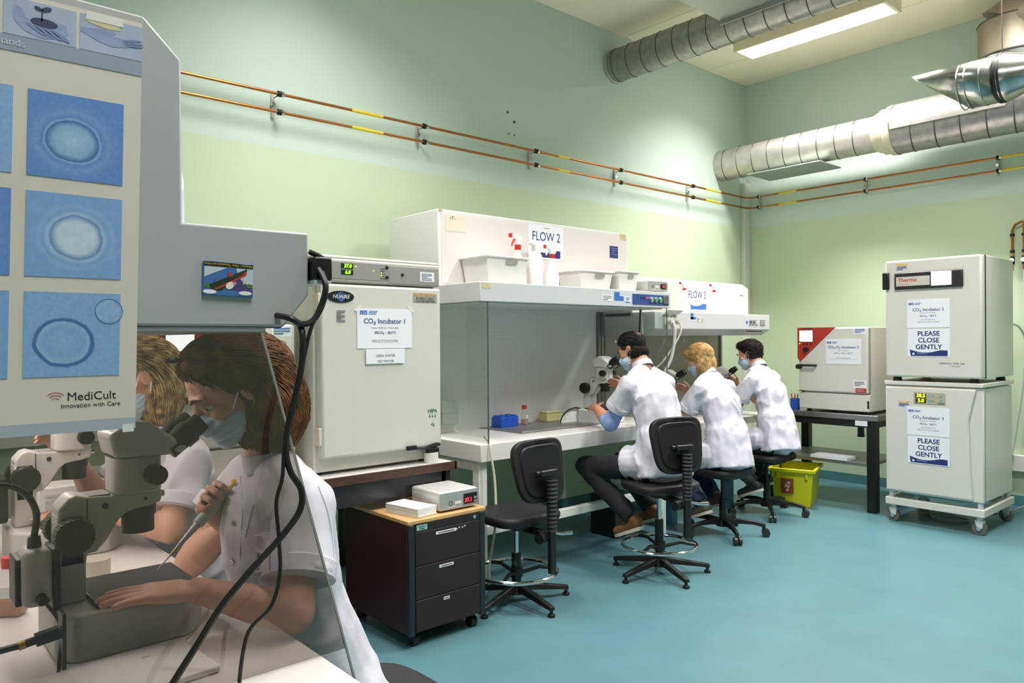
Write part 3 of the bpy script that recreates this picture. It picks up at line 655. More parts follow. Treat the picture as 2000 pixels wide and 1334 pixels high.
MB().cyl((1.757-ox, fd-.004, 1.664-z0), (1.757-ox, fd-.005, 1.664-z0), .024, n=24).build('globe_emblem', M('globe_blue', (60, 80, 140), .4, var=.6, scale=60), t)
text('NUAIRE', .026, M('badge_silver', (200, 205, 215), .3), t, (1.757-ox, fd-.0056, 1.664-z0), shear=.25, bold=.0004)
lbars(t, 1.735-ox, 1.78-ox, 1.54-z0, 1.60-z0, fd, 8, GREYP)
sticker(t, 2.175-ox, 2.325-ox, 1.648-z0, 1.698-z0, fd, M('badge_alu', (186, 182, 174), .35, .4))
text('AUTOFLOW', .025, M('badge_orange', (222, 150, 40), .4), t, (2.25-ox, fd-.002, 1.687-z0), bold=.0003, shear=.2)
text('IR DIRECT HEAT', .015, INK, t, (2.25-ox, fd-.002, 1.669-z0)); text('CO2 INCUBATOR', .015, INK, t, (2.25-ox, fd-.002, 1.655-z0))
G2 = M('hepa_green', (40, 120, 100), .5)
text('HEPA', .024, G2, t, (2.293-ox, fd-.001, 1.075-z0), bold=.0008)
for x in (2.275, 2.293, 2.311): MB().prism([(x-.006-ox, 1.048-z0), (x+.006-ox, 1.048-z0), (x-ox, 1.038-z0)], fd-.001, fd).box(x-.0015-ox, x+.0015-ox, fd-.001, fd, 1.046-z0, 1.06-z0).build('arrow_print', G2, t)
text('Ag', .024, G2, t, (2.293-ox, fd-.001, 1.005-z0), shear=.3)
def logo(t, x, z, k=1, n=3):
    for i, ch in enumerate(('L', 'U')):
        rect(t, x+i*.022*k, x+i*.022*k+.02*k, z-.01*k, z+.01*k, BLUEP, 'logo_square')
        text(ch, .016*k, PAPER, t, (x+i*.022*k+.01*k, -.0022, z-.001*k))
    bars(t, [(x+.05*k, x+(.10-.004*i)*k, z+.007*k-i*.007*k, .0035*k) for i in range(n)], BLUEP)
s = sign('paper_sign', 'paper sign reading CO2 Incubator 1 taped to the tall incubator door', .32, .20, (2.005, 3.243, 1.512), 0)
logo(s, -.145, .078); text('CO₂ Incubator 1', .036, NAVY, s, (0, -.0014, .035), bold=.0005)
text('Nuaire 5510E s/n 117363110696', .012, GREYP, s, (0, -.0014, .002)); text('5%CO₂ – 38,5°C', .018, NAVY, s, (0, -.0014, -.022), bold=.0004); text('OPEN AS LITTLE AS POSSIBLE', .012, GREYP, s, (0, -.0014, -.062))
rect(s, -.075, .075, -.0705, -.0695, GREYP, 'underline')
for x, a in ((-.155, .7), (.155, -.7)):
    MB().box(-.022, .022, -.0022, -.0012, -.007, .007).rot(Matrix.Rotation(-a, 3, 'Y')).build('tape_strip', TAPE, s, loc=(x, 0, .10))
s = sign('paper_sign', 'small paper reading GEEN WATER NO WATER below the Incubator 1 sign', .225, .075, (2.003, 3.238, 1.372), 0)
text('GEEN WATER', .018, M('print_dark', (60, 60, 70), .6), s, (0, -.0014, .002)); text('NO WATER', .018, M('print_dark', (60, 60, 70), .6), s, (0, -.0014, -.026))
# on the desk
t = thing('tape_roll', 'roll of white tape on the desk corner', 'tape', (2.29, 3.255, .8015))
MB().lathe([(.02, 0), (.038, 0), (.038, .052), (.02, .052)], n=28).build('roll', WHITE2, t); MB().cyl((0, 0, 0), (0, 0, .0525), .0195, n=20).build('core', M('core_card', (170, 150, 120), .8), t)
t = thing('cable_bundle', 'black plug and coiled cable lying behind the tape roll', 'cable', (2.28, 3.235, .80))
MB().tube([(-.14, 0, .095), (-.06, .0, .085), (0, 0, .09), (.05, 0, .095), (.02, .0, .10), (-.04, .0, .085), (.04, .01, .075), (.06, .03, .02)], .007, 8, smooth=8).build('cord', BLACK, t)
MB().box(-.16, -.10, -.012, .004, .082, .106).build('plug', BLACK, t, bev=.004); MB().box(-.02, .05, .0, .03, .054, .078).build('plug', BLACK, t, bev=.004)

# ---------------------------------------------------------------- pedestal and things on it
t = thing('drawer_pedestal', 'dark maroon drawer pedestal with beech top half under the desk', 'drawer unit', (2.15, 2.92, 0))
MB().box(-.225, .235, .02, .60, .065, .585).build('carcass', PEDR, t, bev=.003)
MB().box(-.23, .24, .0, .60, .585, .605).build('beech_top', BEECH, t, bev=.004)
for s_ in (-1, 1): MB().box(-.225 if s_ < 0 else .20, -.19 if s_ < 0 else .235, -.0, .02, .06, .585).build('corner_post', M('post_black', (30, 34, 38), .3), t, bev=.006)
for i, (a, b) in enumerate(((.075, .222), (.227, .382), (.387, .545))):
    d = MB().box(-.188, .198, .0, .02, a, b).build('drawer', PEDF, t, bev=.003)
    MB().box(-.188, .198, .002, .02, b, b+.004).build('finger_groove', BLACK, d)
    w = (.035, .085, .12)[i]; rect(d, -.01-w/2, -.01+w/2, b-.028, b-.014, PAPER, 'label_strip', .0)
    bars(d, [(-.01-w*.4, -.01+w*.4, b-.021, .004)], INK, 'print_line', -.0007)
MB().box(-.188, .198, .002, .02, .548, .584).build('top_rail', PEDF, t, bev=.002)
MB().cyl((.165, .003, .566), (.165, -.002, .566), .009, n=16).build('lock', CHROME, t)
rect(t, -.18, -.12, .553, .578, M('sticker_green', (150, 190, 180), .5), 'sticker', .002); bars(t, [(-.172, -.128, .57, .004), (-.165, -.135, .56, .005)], M('print_teal', (40, 90, 90), .5), 'print_line', .0012)
for x, z in ((.05, .52), (.065, .525), (.085, .523), (.10, .527)): rect(t, x, x+.008, z, z+.008, M('glue_white', (190, 185, 180), .7), 'glue_spot', .0)
for x, y in ((-.17, .05), (.18, .05), (-.17, .53), (.18, .53)):
    MB().cyl((x-.018, y, .027), (x+.018, y, .027), .027, n=18).box(x-.012, x+.012, y-.01, y+.012, .027, .066).build('caster', BLACK, t)
controller(2.245, 3.075, .6055, 0, 'silver temperature controller with red digits on the beech pedestal top', '37.1', .24, .25, .10)
t = thing('tissue_pack', 'stack of folded white paper tissues on the beech pedestal', 'tissues', (2.03, 3.06, .6055), 9)
f = MB()
for i in range(9): f.box(-.06+rng.uniform(-.002, .002), .06+rng.uniform(-.002, .002), -.115+rng.uniform(-.002, .002), .115+rng.uniform(-.002, .002), i*.005, i*.005+.0042)
f.build('folded_sheets', M('tissue_white', (238, 237, 234), .9, bump=.1, bscale=60), t)
MB().prism([(.06, 0), (.085, .03), (.06, .04)], -.09, -.06).build('loose_corner', M('tissue_white', (238, 237, 234), .9), t)
# ---------------------------------------------------------------- benchtop incubators with a red corner
def red_incubator(loc, rz, label, hatch=True):
    t = thing('benchtop_incubator', label, 'incubator', loc, rz)
    MB().box(-.305, .305, .03, .62, .022, .73).build('cabinet', CREAM, t, bev=.006)
    MB().box(-.305, .305, .0, .04, .022, .165).build('plinth', CREAM, t, bev=.008, seg=3)
    MB().box(-.300, .300, -.012, .03, .175, .728).build('door', CREAM, t, bev=.012, seg=3)
    MB().box(.299, .306, .0, .03, .18, .72).build('hinge_strip', PANELG, t)
    c = MB().prism([(-.309, .733), (.03, .733), (-.285, .433), (-.309, .465)], -.022, .0).build('red_corner', REDM, t, bev=.004)
    MB().box(-.286, -.168, -.0235, -.022, .61, .705).build('screen', SCREEN, c)
    MB().box(-.29, -.164, -.023, -.0215, .606, .709).build('screen_frame', DARKM, c)
    for x in (-.25, -.22, -.185): MB().cyl((x, -.022, .588), (x, -.026, .588), .007, n=12).build('button', BLACK, c)
    MB().cyl((-.285, -.022, .592), (-.285, -.024, .592), .005, n=8).build('pilot_light', LEDG, c)
    MB().cyl((-.226, -.022, .54), (-.226, -.042, .54), .024, .021, n=22).build('rotary_knob', BLACK, c)
    bars(c, [(-.27, -.17, .722, .007)], DARKM, 'print_line', -.022)
    MB().box(-.298, -.135, -.05, -.036, .392, .412).box(-.155, -.135, -.04, -.012, .392, .412).build('handle', BLACK, t, bev=.004)
    MB().cyl((-.288, -.055, .39), (-.288, -.012, .39), .022, n=16).build('handle_hub', BLACK, t)
    MB().box(-.302, -.25, -.013, -.008, .172, .178).build('gap', DARKM, t)
    for x in (-.24, .24):
        for y in (.06, .5): MB().cyl((x, y, 0), (x, y, .024), .022, n=12).build('foot', BLACKR, t)
    MB().box(.287, .303, -.002, .002, .05, .115).build('power_switch', BLACK, t, bev=.002)
    rect(t, .185, .285, .672, .722, PAPER, 'sticker', -.012); lbars(t, .195, .275, .68, .715, -.0125, 3, BLUEP)
    rect(t, .178, .285, .22, .285, PAPER, 'sticker', -.012); rect(t, .197, .285, .182, .22, M('sticker_red', (180, 40, 44), .5), 'sticker', -.0122)
    lbars(t, .188, .27, .235, .278, -.0125, 3); lbars(t, .205, .27, .19, .214, -.0128, 2, M('print_pink', (224, 150, 150), .5))
    MB().prism([(-.298, .182), (-.275, .182), (-.2865, .202)], -.0145, -.012).build('warning_triangle', YELLOWT, t)
    return t
TZ = .806
red_incubator((6.27, 2.96, TZ), -90, 'benchtop incubator with red corner panel and handle on the steel-topped table')
s = sign('paper_sign', 'paper sign reading CO2-O2 Incubator 2 on the incubator with red corner', .30, .215, (6.256, 2.864, 1.331), -90)
logo(s, -.14, .075, .9); text('CO₂-O₂ Incubator 2', .031, NAVY, s, (0, -.0014, .035), bold=.0004); text('Binder CB 60 1234', .011, GREYP, s, (0, -.0014, .008)); text('5%CO₂ - 5%O₂ - 38,5°C', .0155, NAVY, s, (0, -.0014, -.016)); text('Open as little as possible', .012, GREYP, s, (0, -.0014, -.055))
rect(s, -.12, .13, -.0655, -.0645, GREYP, 'underline')
red_incubator((1.27, 3.36, .801), 0, 'benchtop incubator with red corner panel seen between the seated women')
# table on the right-hand wall
t = thing('work_table', 'steel-topped table with black legs under the red-cornered incubator', 'table', (6.24, 3.06, 0))
MB().box(0, .70, -.485, .50, .76, .805).build('table_top', STEEL, t, bev=.004)
for x in (.015, .60):
    for y in (-.46, .41): MB().box(x, x+.075, y, y+.075, 0, .76).build('leg', BLACK, t, bev=.004)
MB().box(.02, .06, -.385, .41, .70, .758).box(.09, .60, -.45, -.40, .70, .758).build('apron', BLACK, t, bev=.003)
MB().box(.03, .66, -.40, .46, .375, .405).build('lower_shelf', DULLST, t, bev=.003)
MB().box(.25, .29, -.25, -.21, .60, .70).cyl((.27, -.23, .59), (.27, -.23, .61), .03, n=12).build('clamp_screw', BLACK, t)
MB().box(-.002, 0, -.40, -.30, .715, .757).build('sticker', PAPER, t)
t = thing('paper_pad', 'stack of white paper on the lower shelf of the steel-topped table', 'paper', (6.36, 3.0, .4055))
f = MB()
for i in range(5): f.box(-.10, .10, -.16, .16, i*.005, i*.005+.0045)
f.build('sheets', PAPER, t)
t = thing('pen_cup', 'square blue pen cup on the steel table beside the incubator', 'pen holder', (6.33, 3.335, .8055))
f = MB(); f.box(-.03, .03, -.03, -.027, 0, .1).box(-.03, .03, .027, .03, 0, .1).box(-.03, -.027, -.027, .027, 0, .1).box(.027, .03, -.027, .027, 0, .1).box(-.03, .03, -.03, .03, 0, .003)
f.build('cup', BLUER, t)
for i, (dx, dy, m, nm) in enumerate(((-.012, .012, REDP, 'red pen leaning out of the blue pen cup, toward the wall corner'), (.004, -.012, M('pen_dark', (70, 30, 40), .4), 'dark pen standing in the blue pen cup'), (-.014, -.004, REDP, 'upright red pen in the blue pen cup'), (.012, .006, BLUER, 'blue pen standing in the blue pen cup'), (.0, .018, M('pen_green', (50, 110, 80), .4), 'green pen standing in the blue pen cup'))):
    p = thing('pen', nm, 'pen', (6.33+dx, 3.335+dy, .809), 0, 'pens in the blue cup')
    MB().cyl((0, 0, 0), (dx*.5, dy*.9, .125), .0045, n=10).build('barrel', m, p); MB().cyl((dx*.5, dy*.9, .125), (dx*.56, dy*1.0, .14), .005, .003, n=10).build('cap', m, p)

# ---------------------------------------------------------------- stacked incubators on the trolley
cx, cy = 6.10, 2.12
t = thing('trolley', 'low cream trolley on four casters beneath the stacked incubators', 'trolley', (cx, cy, 0), -90)
f = MB(); f.box(-.345, .345, .0, .06, .135, .19).box(-.345, .345, .66, .72, .135, .19).box(-.345, -.29, .06, .66, .135, .19).box(.29, .345, .06, .66, .135, .19); f.build('frame', CREAM, t, bev=.004)
for x in (-.30, .30):
    for y in (.05, .67):
        k = MB().cyl((x, y, .105), (x, y, .136), .022, n=14).prism([(x-.03, .105), (x+.03, .105), (x+.024, .05), (x-.012, .05)], y-.026, y+.026).build('caster_fork', CHALK, t, bev=.003)
        MB().cyl((x, y-.017, .047), (x, y+.017, .047), .047, n=24).build('wheel', M('wheel_grey', (96, 94, 92), .5), k)
        MB().cyl((x, y-.028, .047), (x, y+.028, .047), .015, n=12).build('axle', CHROME, k)
for x in (-.31, .31):
    for y in (.04, .66): MB().cyl((x, y, .19), (x, y, .238), .02, n=12).build('levelling_foot', CHALK, t)
t = thing('incubator', 'lower cream incubator with yellow digits standing on the trolley', 'incubator', (cx, cy, .238), -90)
MB().box(-.335, .335, .05, .70, .0, .83).build('cabinet', CREAM, t, bev=.005)
MB().prism([(-.34, .0), (.34, .0), (.34, .835), (-.34, .835)], .012, .05).build('door_body', CREAM, t, bev=.006)
MB().prism([(-.335, .012), (.275, .012), (.255, .3), (.25, .6), (.285, .76), (.30, .825), (-.335, .825)], -.012, .012).build('door_front', CREAM, t, bev=.011, seg=3)
MB().box(-.34, .34, .045, .052, .0, .83).build('door_seal', DARKM, t)
MB().box(-.2, .25, .02, .6, -.012, .0).build('underside', M('under_teal', (70, 130, 120), .5), t)
d = MB().box(-.125, .098, -.016, -.012, .70, .79).build('display_panel', M('panel_beige', (176, 170, 150), .45), t, bev=.003)
for z, s_ in ((.764, '38.5'), (.726, '5.0')):
    MB().box(-.112, -.034, -.0175, -.016, z-.017, z+.017).build('display_window', M('window_olive', (70, 62, 20), .3), d)
    text(s_, .036, LEDY, d, (-.072, -.018, z), bold=.0008)
for x, c in ((-.012, (110, 170, 170)), (.012, (110, 170, 170)), (.04, (210, 180, 120)), (.066, (110, 170, 170))):
    for z in (.764, .728): MB().box(x-.008, x+.008, -.018, -.016, z-.007, z+.007).build('key', M('key_%d' % c[0], c, .5), d)
bars(d, [(.045, .09, .71, .005)], INK, 'print_line', -.016)
rect(t, -.24, -.15, .672, .712, M('sticker_lilac', (206, 206, 226), .5), 'sticker', -.012); rect(t, -.24, -.15, .706, .715, M('sticker_ochre', (226, 186, 90), .5), 'sticker', -.0122); lbars(t, -.232, -.16, .675, .704, -.0135, 3)
t = thing('shelf_board', 'cream board with overhanging edges between the two stacked incubators', 'board', (cx, cy, 1.076), -90)
MB().box(-.345, .345, -.005, .72, 0, .03).build('board', CREAM, t, bev=.004)
t = thing('incubator', 'upper cream incubator with black display bar and lit screen on top of the stack', 'incubator', (cx, cy, 1.106), -90)
MB().box(-.337, .337, .085, .74, .034, .94).build('cabinet', CREAM, t, bev=.006)
MB().box(-.337, .337, .0, .075, .034, .94).build('door', CREAM, t, bev=.014, seg=3)
MB().box(-.325, .3385, .074, .087, .036, .938).build('door_gap', DARKM, t)
for x in (-.27, .27):
    for y in (.06, .66): MB().cyl((x, y, 0), (x, y, .036), .035, .028, n=16).build('foot', BLACK, t)
MB().box(-.352, -.30, -.022, .0, .715, .85).build('handle', BLACK, t, bev=.008)
d = MB().box(-.262, .22, -.02, .0, .712, .842).build('display_bar', M('bar_black', (44, 38, 40), .4), t, bev=.01)
MB().box(-.245, -.004, -.0215, -.02, .737, .808).build('name_plate', M('plate_cream', (202, 196, 184), .4), d)
text('Thermo', .042, REDP, d, (-.232, -.022, .782), align='LEFT', bold=.0006); text('SCIENTIFIC', .016, M('print_sand', (190, 150, 130), .5), d, (-.232, -.022, .75), align='LEFT')
MB().box(.006, .144, -.0218, -.02, .73, .833).build('screen', SCREEN, d, bev=.002)
rect(t, -.255, -.165, .86, .905, M('sticker_lilac', (206, 206, 226), .5), 'sticker', .0); rect(t, -.255, -.165, .90, .912, M('sticker_ochre', (226, 186, 90), .5), 'sticker', -.0004); lbars(t, -.247, -.175, .863, .897, -.0015, 3)
text('HERACELL VIOS 160i', .019, M('print_slate', (96, 110, 140), .5), t, (.135, -.001, .143), shear=.2); text('CO2 incubator', .010, GREYP, t, (.165, -.001, .123))
def inc_sign(z, nm, temp, code, label):
    s = sign('paper_sign', label, .30, .218, (cx-.0015-.0135*(z < 1), 2.143, z), -90)
    logo(s, -.14, .075, .9); text(nm, .032, NAVY, s, (0, -.0014, .028), bold=.0004)
    text(code, .012, GREYP, s, (0, -.0014, .004)); text(temp, .017, NAVY, s, (0, -.0014, -.020), bold=.0003); text('CELL INCUBATION', .012, BLUEP, s, (0, -.0014, -.048)); text('OPEN AS LITTLE AS POSSIBLE', .012, GREYP, s, (0, -.0014, -.066))
def close_sign(z, label):
    s = sign('paper_sign', label, .295, .212, (cx-.0015-.0135*(z < 1), 2.141, z), -90)
    for i, w in enumerate(('PLEASE', 'CLOSE', 'GENTLY')): text(w, .05, NAVY, s, (0, -.0014, .068-i*.051), bold=.0012)
    swoosh(s, -.135, .132, -.101, -.052); bars(s, [(-.085, -.01, -.085, .004), (-.085, -.03, -.077, .003)], M('print_paleblue', (120, 140, 190), .6), 'print_line', -.0019)
    rect(s, -.115, -.10, -.092, -.078, PAPER, 'logo_square', -.0019)
inc_sign(1.628, 'CO₂ Incubator 2', '5%CO₂ – 38,5°C', 'Heracell s/n 42 798641', 'paper sign reading CO2 Incubator 2 on the upper stacked incubator')
close_sign(1.405, 'PLEASE CLOSE GENTLY notice on the upper stacked incubator')
inc_sign(.807, 'CO₂ Incubator 3', '5%CO₂ – 38,5°C', 'Heraeus s/n 40 752016', 'paper sign reading CO2 Incubator 3 on the lower stacked incubator')
close_sign(.588, 'PLEASE CLOSE GENTLY notice on the lower stacked incubator')
cable('power_cable', 'grey cables looping on the floor beneath the trolley', [(6.45, 2.35, .02), (6.6, 2.2, .012), (6.5, 2.0, .012), (6.4, 2.2, .012), (6.7, 2.3, .012), (7.0, 1.9, .012), (7.35, 1.75, .1)], .008, M('cord_grey', (150, 152, 146), .5))
cable('power_cable', 'white cable hanging down the wall behind the stacked incubators', [(6.85, 1.86, 1.55), (7.15, 1.82, 1.52), (7.3, 1.80, 1.3), (7.38, 1.80, .7), (7.38, 1.82, .3), (7.3, 1.8, .05)], .008, M('hose_grey', (196, 202, 198), .4))

# ---------------------------------------------------------------- yellow waste bin
t = thing('waste_bin', 'bright yellow open waste bin with orange hazard label on the floor', 'bin', (6.215, 3.27, 0), 18)
w0, d0, w1, d1, h = .37, .29, .43, .35, .325
def ring(w, d, z): return [(-w/2, -d/2, z), (w/2, -d/2, z), (w/2, d/2, z), (-w/2, d/2, z)]
vs = ring(w0, d0, 0)+ring(w1, d1, h)+ring(w1-.012, d1-.012, h)+ring(w0-.01, d0-.01, .008)
MB().add(vs, [(0, 3, 2, 1)]+[(a+i, a+(i+1) % 4, a+4+(i+1) % 4, a+4+i) for a in (0, 4, 8) for i in range(4)]+[(12, 13, 14, 15)]).build('tub', YELB, t, bev=.012, seg=3)
f = MB(); f.box(-w1/2-.018, w1/2+.018, -d1/2-.018, -d1/2, h-.03, h).box(-w1/2-.018, w1/2+.018, d1/2, d1/2+.018, h-.03, h).box(-w1/2-.018, -w1/2, -d1/2, d1/2, h-.03, h).box(w1/2, w1/2+.018, -d1/2, d1/2, h-.03, h)
f.build('rim', YELB, t, bev=.005)
for y in (-.12, .12): MB().box(-.222, -.2, y-.012, y+.012, .24, .296).build('rim_rib', YELB, t, bev=.004)
k = .03/.325
o = MB().box(-.0009, 0, -.052, .052, -.066, .066).build('hazard_label', M('label_orange', (176, 96, 40), .5), t, loc=(-w0/2-.5*k*.35-.0125, .035, .175)); o.rotation_euler = (0, -math.atan(.03/.325), 0)
MB().box(-.0012, -.0009, -.047, .047, -.061, .061).build('label_field', M('label_rust', (140, 66, 30), .5), o)
CH = M('label_chalk', (214, 190, 170), .5)
MB().ell((-.0012, -.012, .03), (.0006, .012, .010)).build('hazard_mark', CH, o); MB().cyl((-.0014, .0, -.035), (-.0012, 0, -.035), .012, n=14).build('hazard_mark', CH, o)
for a in (.4, -.5, 1.2): MB().box(-.0016, -.0013, -.025, .025, -.004, .004).rot(Matrix.Rotation(a, 3, 'X')).build('hazard_mark', CH, o)

# ---------------------------------------------------------------- stools
def stool(loc, rz, label, seat_z, ang0, ring_z=None, back=True, caster=False, R=.31):
    t = thing('lab_stool', label, 'stool', (loc[0], loc[1], 0), rz, 'black laboratory stools')
    MB().prism(sup(.43, .40, 3.4, 40, taper=-.12), seat_z-.055, seat_z, 'z').build('seat', BLACKV, t, bev=.022, seg=4)
    MB().box(-.1, .1, -.12, .1, seat_z-.085, seat_z-.055).build('seat_plate', DARKM, t, bev=.006)
    if back:
        o = MB(); pts = sup(.345, .335, 4.2, 40, taper=.22)
        f0 = [(p[0], -.02-.16*p[0]**2*2, p[1]) for p in pts]; f1 = [(p[0], .02-.16*p[0]**2*2, p[1]) for p in pts]; n = len(pts)
        o.add([(p[0], .018+ .9*p[0]**2, p[1]) for p in pts]+[(p[0], -.018+.9*p[0]**2, p[1]) for p in pts], [tuple(range(n-1, -1, -1)), tuple(range(n, 2*n))]+[(i, (i+1) % n, n+(i+1) % n, n+i) for i in range(n)])
        b = o.build('backrest', BLACKV, t, bev=.008, seg=3, loc=(0, -.215, seat_z+.245), rot=(math.radians(-9), 0, 0))
        ins = [(p[0]*.82, p[1]*.82) for p in pts]
        MB().add([(p[0], -.017+.9*p[0]**2, p[1]) for p in ins]+[(p[0]*.97, -.025+.9*p[0]**2, p[1]*.97) for p in ins], [tuple(range(n, 2*n))]+[(i, (i+1) % n, n+(i+1) % n, n+i) for i in range(n)]).build('back_shell', M('shell_black', (17, 16, 17), .45), b, bev=.003)
        MB().box(-.06, .06, -.06, -.012, -.035, .0).build('mount', BLACK, b, bev=.008)
        MB().tube([(-.065, -.04, -.012), (-.085, -.04, -.012)], .012, 10).build('knob', BLACK, b)
        bel = []
        for i in range(25):
            z = seat_z+.20-.011*i; bel.append(((.027 if i % 2 else .034)*(1-.006*i), -z))
        yb = -.285
        MB().lathe([(r, -h) for r, h in bel], (0, yb, 0), n=16).build('bellows', BLACKR, t)
        MB().box(-.02, .02, yb-.012, yb+.014, seat_z-.29, seat_z-.06).build('back_bar', BLACK, t, bev=.004)
        MB().box(-.025, .025, yb, -.06, seat_z-.105, seat_z-.078).build('back_arm', BLACK, t, bev=.005)
        MB().cyl((-.03, yb+.03, seat_z-.1), (-.075, yb+.02, seat_z-.1), .028, n=14).build('tension_knob', BLACK, t)
        MB().tube([(.04, yb+.06, seat_z-.09), (.1, yb+.03, seat_z-.105), (.16, yb+.01, seat_z-.105)], [.006, .008, .011], 8).build('lever', CHROME, t)
    zb = .10 if caster else .085
    MB().cyl((0, 0, seat_z-.30 if seat_z > .5 else zb+.14), (0, 0, seat_z-.08), .0145, n=16).build('gas_spring', CHROME if not caster else BLACK, t)
    MB().cyl((0, 0, zb-.01), (0, 0, max(zb+.15, seat_z-.24)), .026, n=18).build('column', BLACK, t)
    if ring_z:
        MB().torus((0, 0, ring_z), .225, .0115, n=48, m=10).build('foot_ring', CHROME, t)
        MB().cyl((0, 0, ring_z-.03), (0, 0, ring_z+.02), .037, n=18).build('ring_hub', BLACK, t)
        for a in (90, 210, 330):
            c, s_ = math.cos(math.radians(a)), math.sin(math.radians(a))
            MB().tube([(.03*c, .03*s_, ring_z-.01), (.13*c, .13*s_, ring_z+.015), (.222*c, .222*s_, ring_z)], .011, 8).build('ring_spoke', BLACK, t)
    MB().cyl((0, 0, zb-.035), (0, 0, zb+.012), .05, .036, n=18).build('hub', BLACK, t)
    for i in range(5):
        a = math.radians(ang0+72*i); c, s_ = math.cos(a), math.sin(a)
        f = MB(); n_ = 6
        if caster: prof = [(.03, .098, .018, .022), (.12, .105, .018, .018), (.22, .098, .016, .014), (R, .078, .014, .013)]
        else: prof = [(.03, .085, .024, .018), (.15, .068, .022, .015), (R, .045, .018, .011)]
        vs = []
        for r, z, hw, hh in prof:
            for dx, dz in ((-hw, -hh), (hw, -hh), (hw*.7, hh), (-hw*.7, hh)): vs.append((r*c-dx*s_, r*s_+dx*c, z+dz))
        L = len(prof); f.add(vs, [(3, 2, 1, 0), tuple(range(4*L-4, 4*L))]+[(4*j+k, 4*j+(k+1) % 4, 4*j+4+(k+1) % 4, 4*j+4+k) for j in range(L-1) for k in range(4)])
        lg = f.build('leg', BLACK, t, bev=.004)
        x, y = (R-.012)*c, (R-.012)*s_
        if caster:
            for q in (-1, 1): MB().cyl((x+q*.006*-s_+.014*c, y+q*.006*c+.014*s_, .029), (x+q*.026*-s_+.014*c, y+q*.026*c+.014*s_, .029), .029, n=20).build('wheel', M('wheel_black', (40, 38, 38), .4), lg)
            MB().cyl((x, y, .03), (x, y, .072), .012, n=10).build('caster_stem', BLACK, lg)
        else:
            MB().lathe([(.019, 0), (.021, .006), (.019, .014), (.009, .018), (.009, .034)], (x, y, 0), n=16).build('glide', BLACK, lg)
    return t
stool((2.735, 3.08), 0, 'empty black lab stool with backrest and chrome foot ring beside the pedestal', .51, 266, .17)
stool((3.715, 2.85), -18, 'tall black lab stool with foot ring under the man in brown shoes', .575, 194, .18)
stool((4.80, 3.10), 0, 'black wheeled stool under the woman with short blonde hair', .505, 232, None, False, True, .30)
stool((5.63, 3.22), 0, 'black wheeled stool under the dark-haired young man', .505, 218, None, False, True, .30)
stool((.98, 1.66), 90, 'black stool under the brown-haired woman at the glass shield', .53, 30, None, False, False, .28)
stool((.98, 2.42), 90, 'black stool under the woman with streaked blonde hair and hair clip', .53, 10, None, False, False, .28)
# ---------------------------------------------------------------- flow bench 1 (its end panel carries the poster)
T1 = .87
ox, oy = .0, 1.25
t = thing('laminar_flow_bench', 'grey flow bench with slanted glass shield where two women sit', 'lab bench', (ox, oy, 0))
Lp = [(-.35, 1.476), (.567, 1.476), (.613, 1.532), (.614, 1.645), (.396, 1.643), (.396, 1.904), (.340, 1.960), (-.35, 1.965)]
MB((ox, oy, 0)).prism([(p[0]-.004*(p[0] > 0), p[1]) for p in Lp], 1.268, 2.80).build('hood_body', GREYW, t, bev=.003)
MB((ox, oy, 0)).prism(Lp, 1.25, 1.268).build('end_panel', HOODG, t, bev=.004)
MB((ox, oy, 0)).prism([(-.35, 1.466), (.535, 1.466), (.535, 1.476), (-.35, 1.476)], 1.254, 2.78).build('lower_rail', M('rail_grey', (150, 152, 154), .4), t, bev=.002)
edge = [(.396, 1.643), (.396, 1.904), (.340, 1.960), (-.35, 1.965)]
f = MB((ox, oy, 0))
for a, b in zip(edge[:-1], edge[1:]): f.tube([(a[0]+.001, 1.2695, a[1]+.001), (b[0]+.001, 1.2695, b[1]+.001)], .0022, 6)
for a, b in (((.535, 1.476), (.567, 1.476)), ((.567, 1.476), (.613, 1.532)), ((.613, 1.532), (.614, 1.645))): f.tube([(a[0]+.001, 1.2695, a[1]), (b[0]+.001, 1.2695, b[1])], .0025, 6)
f.build('edge_strip', M('edge_navy', (48, 56, 84), .4), t)
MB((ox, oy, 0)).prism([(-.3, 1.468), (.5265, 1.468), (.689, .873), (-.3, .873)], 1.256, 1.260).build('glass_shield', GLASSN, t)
MB((ox, oy, 0)).prism([(.5265, 1.467), (.530, 1.467), (.7085, .80), (.705, .80)], 1.2555, 1.2605).build('glass_rim', GEDGE, t)
MB((ox, oy, 0)).box(-.35, .64, 1.0, 2.95, .82, T1).build('worktop', WHITE2, t, bev=.004)
MB((ox, oy, 0)).cyl((.15, 1.33, 1.468), (.15, 2.75, 1.468), .010, n=14).build('lamp_tube', M('tube_glow', (255, 250, 240), .4, emit=5), t)
hl = bpy.data.lights.new('hood_light', 'AREA'); hl.shape = 'RECTANGLE'; hl.size = .06; hl.size_y = 1.0; hl.energy = 10; hl.color = (1, .95, .95)
hlo = bpy.data.objects.new('hood_light', hl); COL.objects.link(hlo); hlo.parent = t; hlo.location = (.26-ox, 2.2-oy, 1.455)
MB((ox, oy, 0)).box(-.35, .02, 1.268, 2.80, T1, 1.45).build('rear_cabinet', WHITE, t, bev=.004)
for x, y in ((.5, 1.1), (.5, 2.8), (-.3, 1.1), (-.3, 2.8)): MB((ox, oy, 0)).box(x, x+.06, y, y+.06, 0, .82).build('leg', M('leg_cream', (226, 228, 218), .45), t, bev=.004)

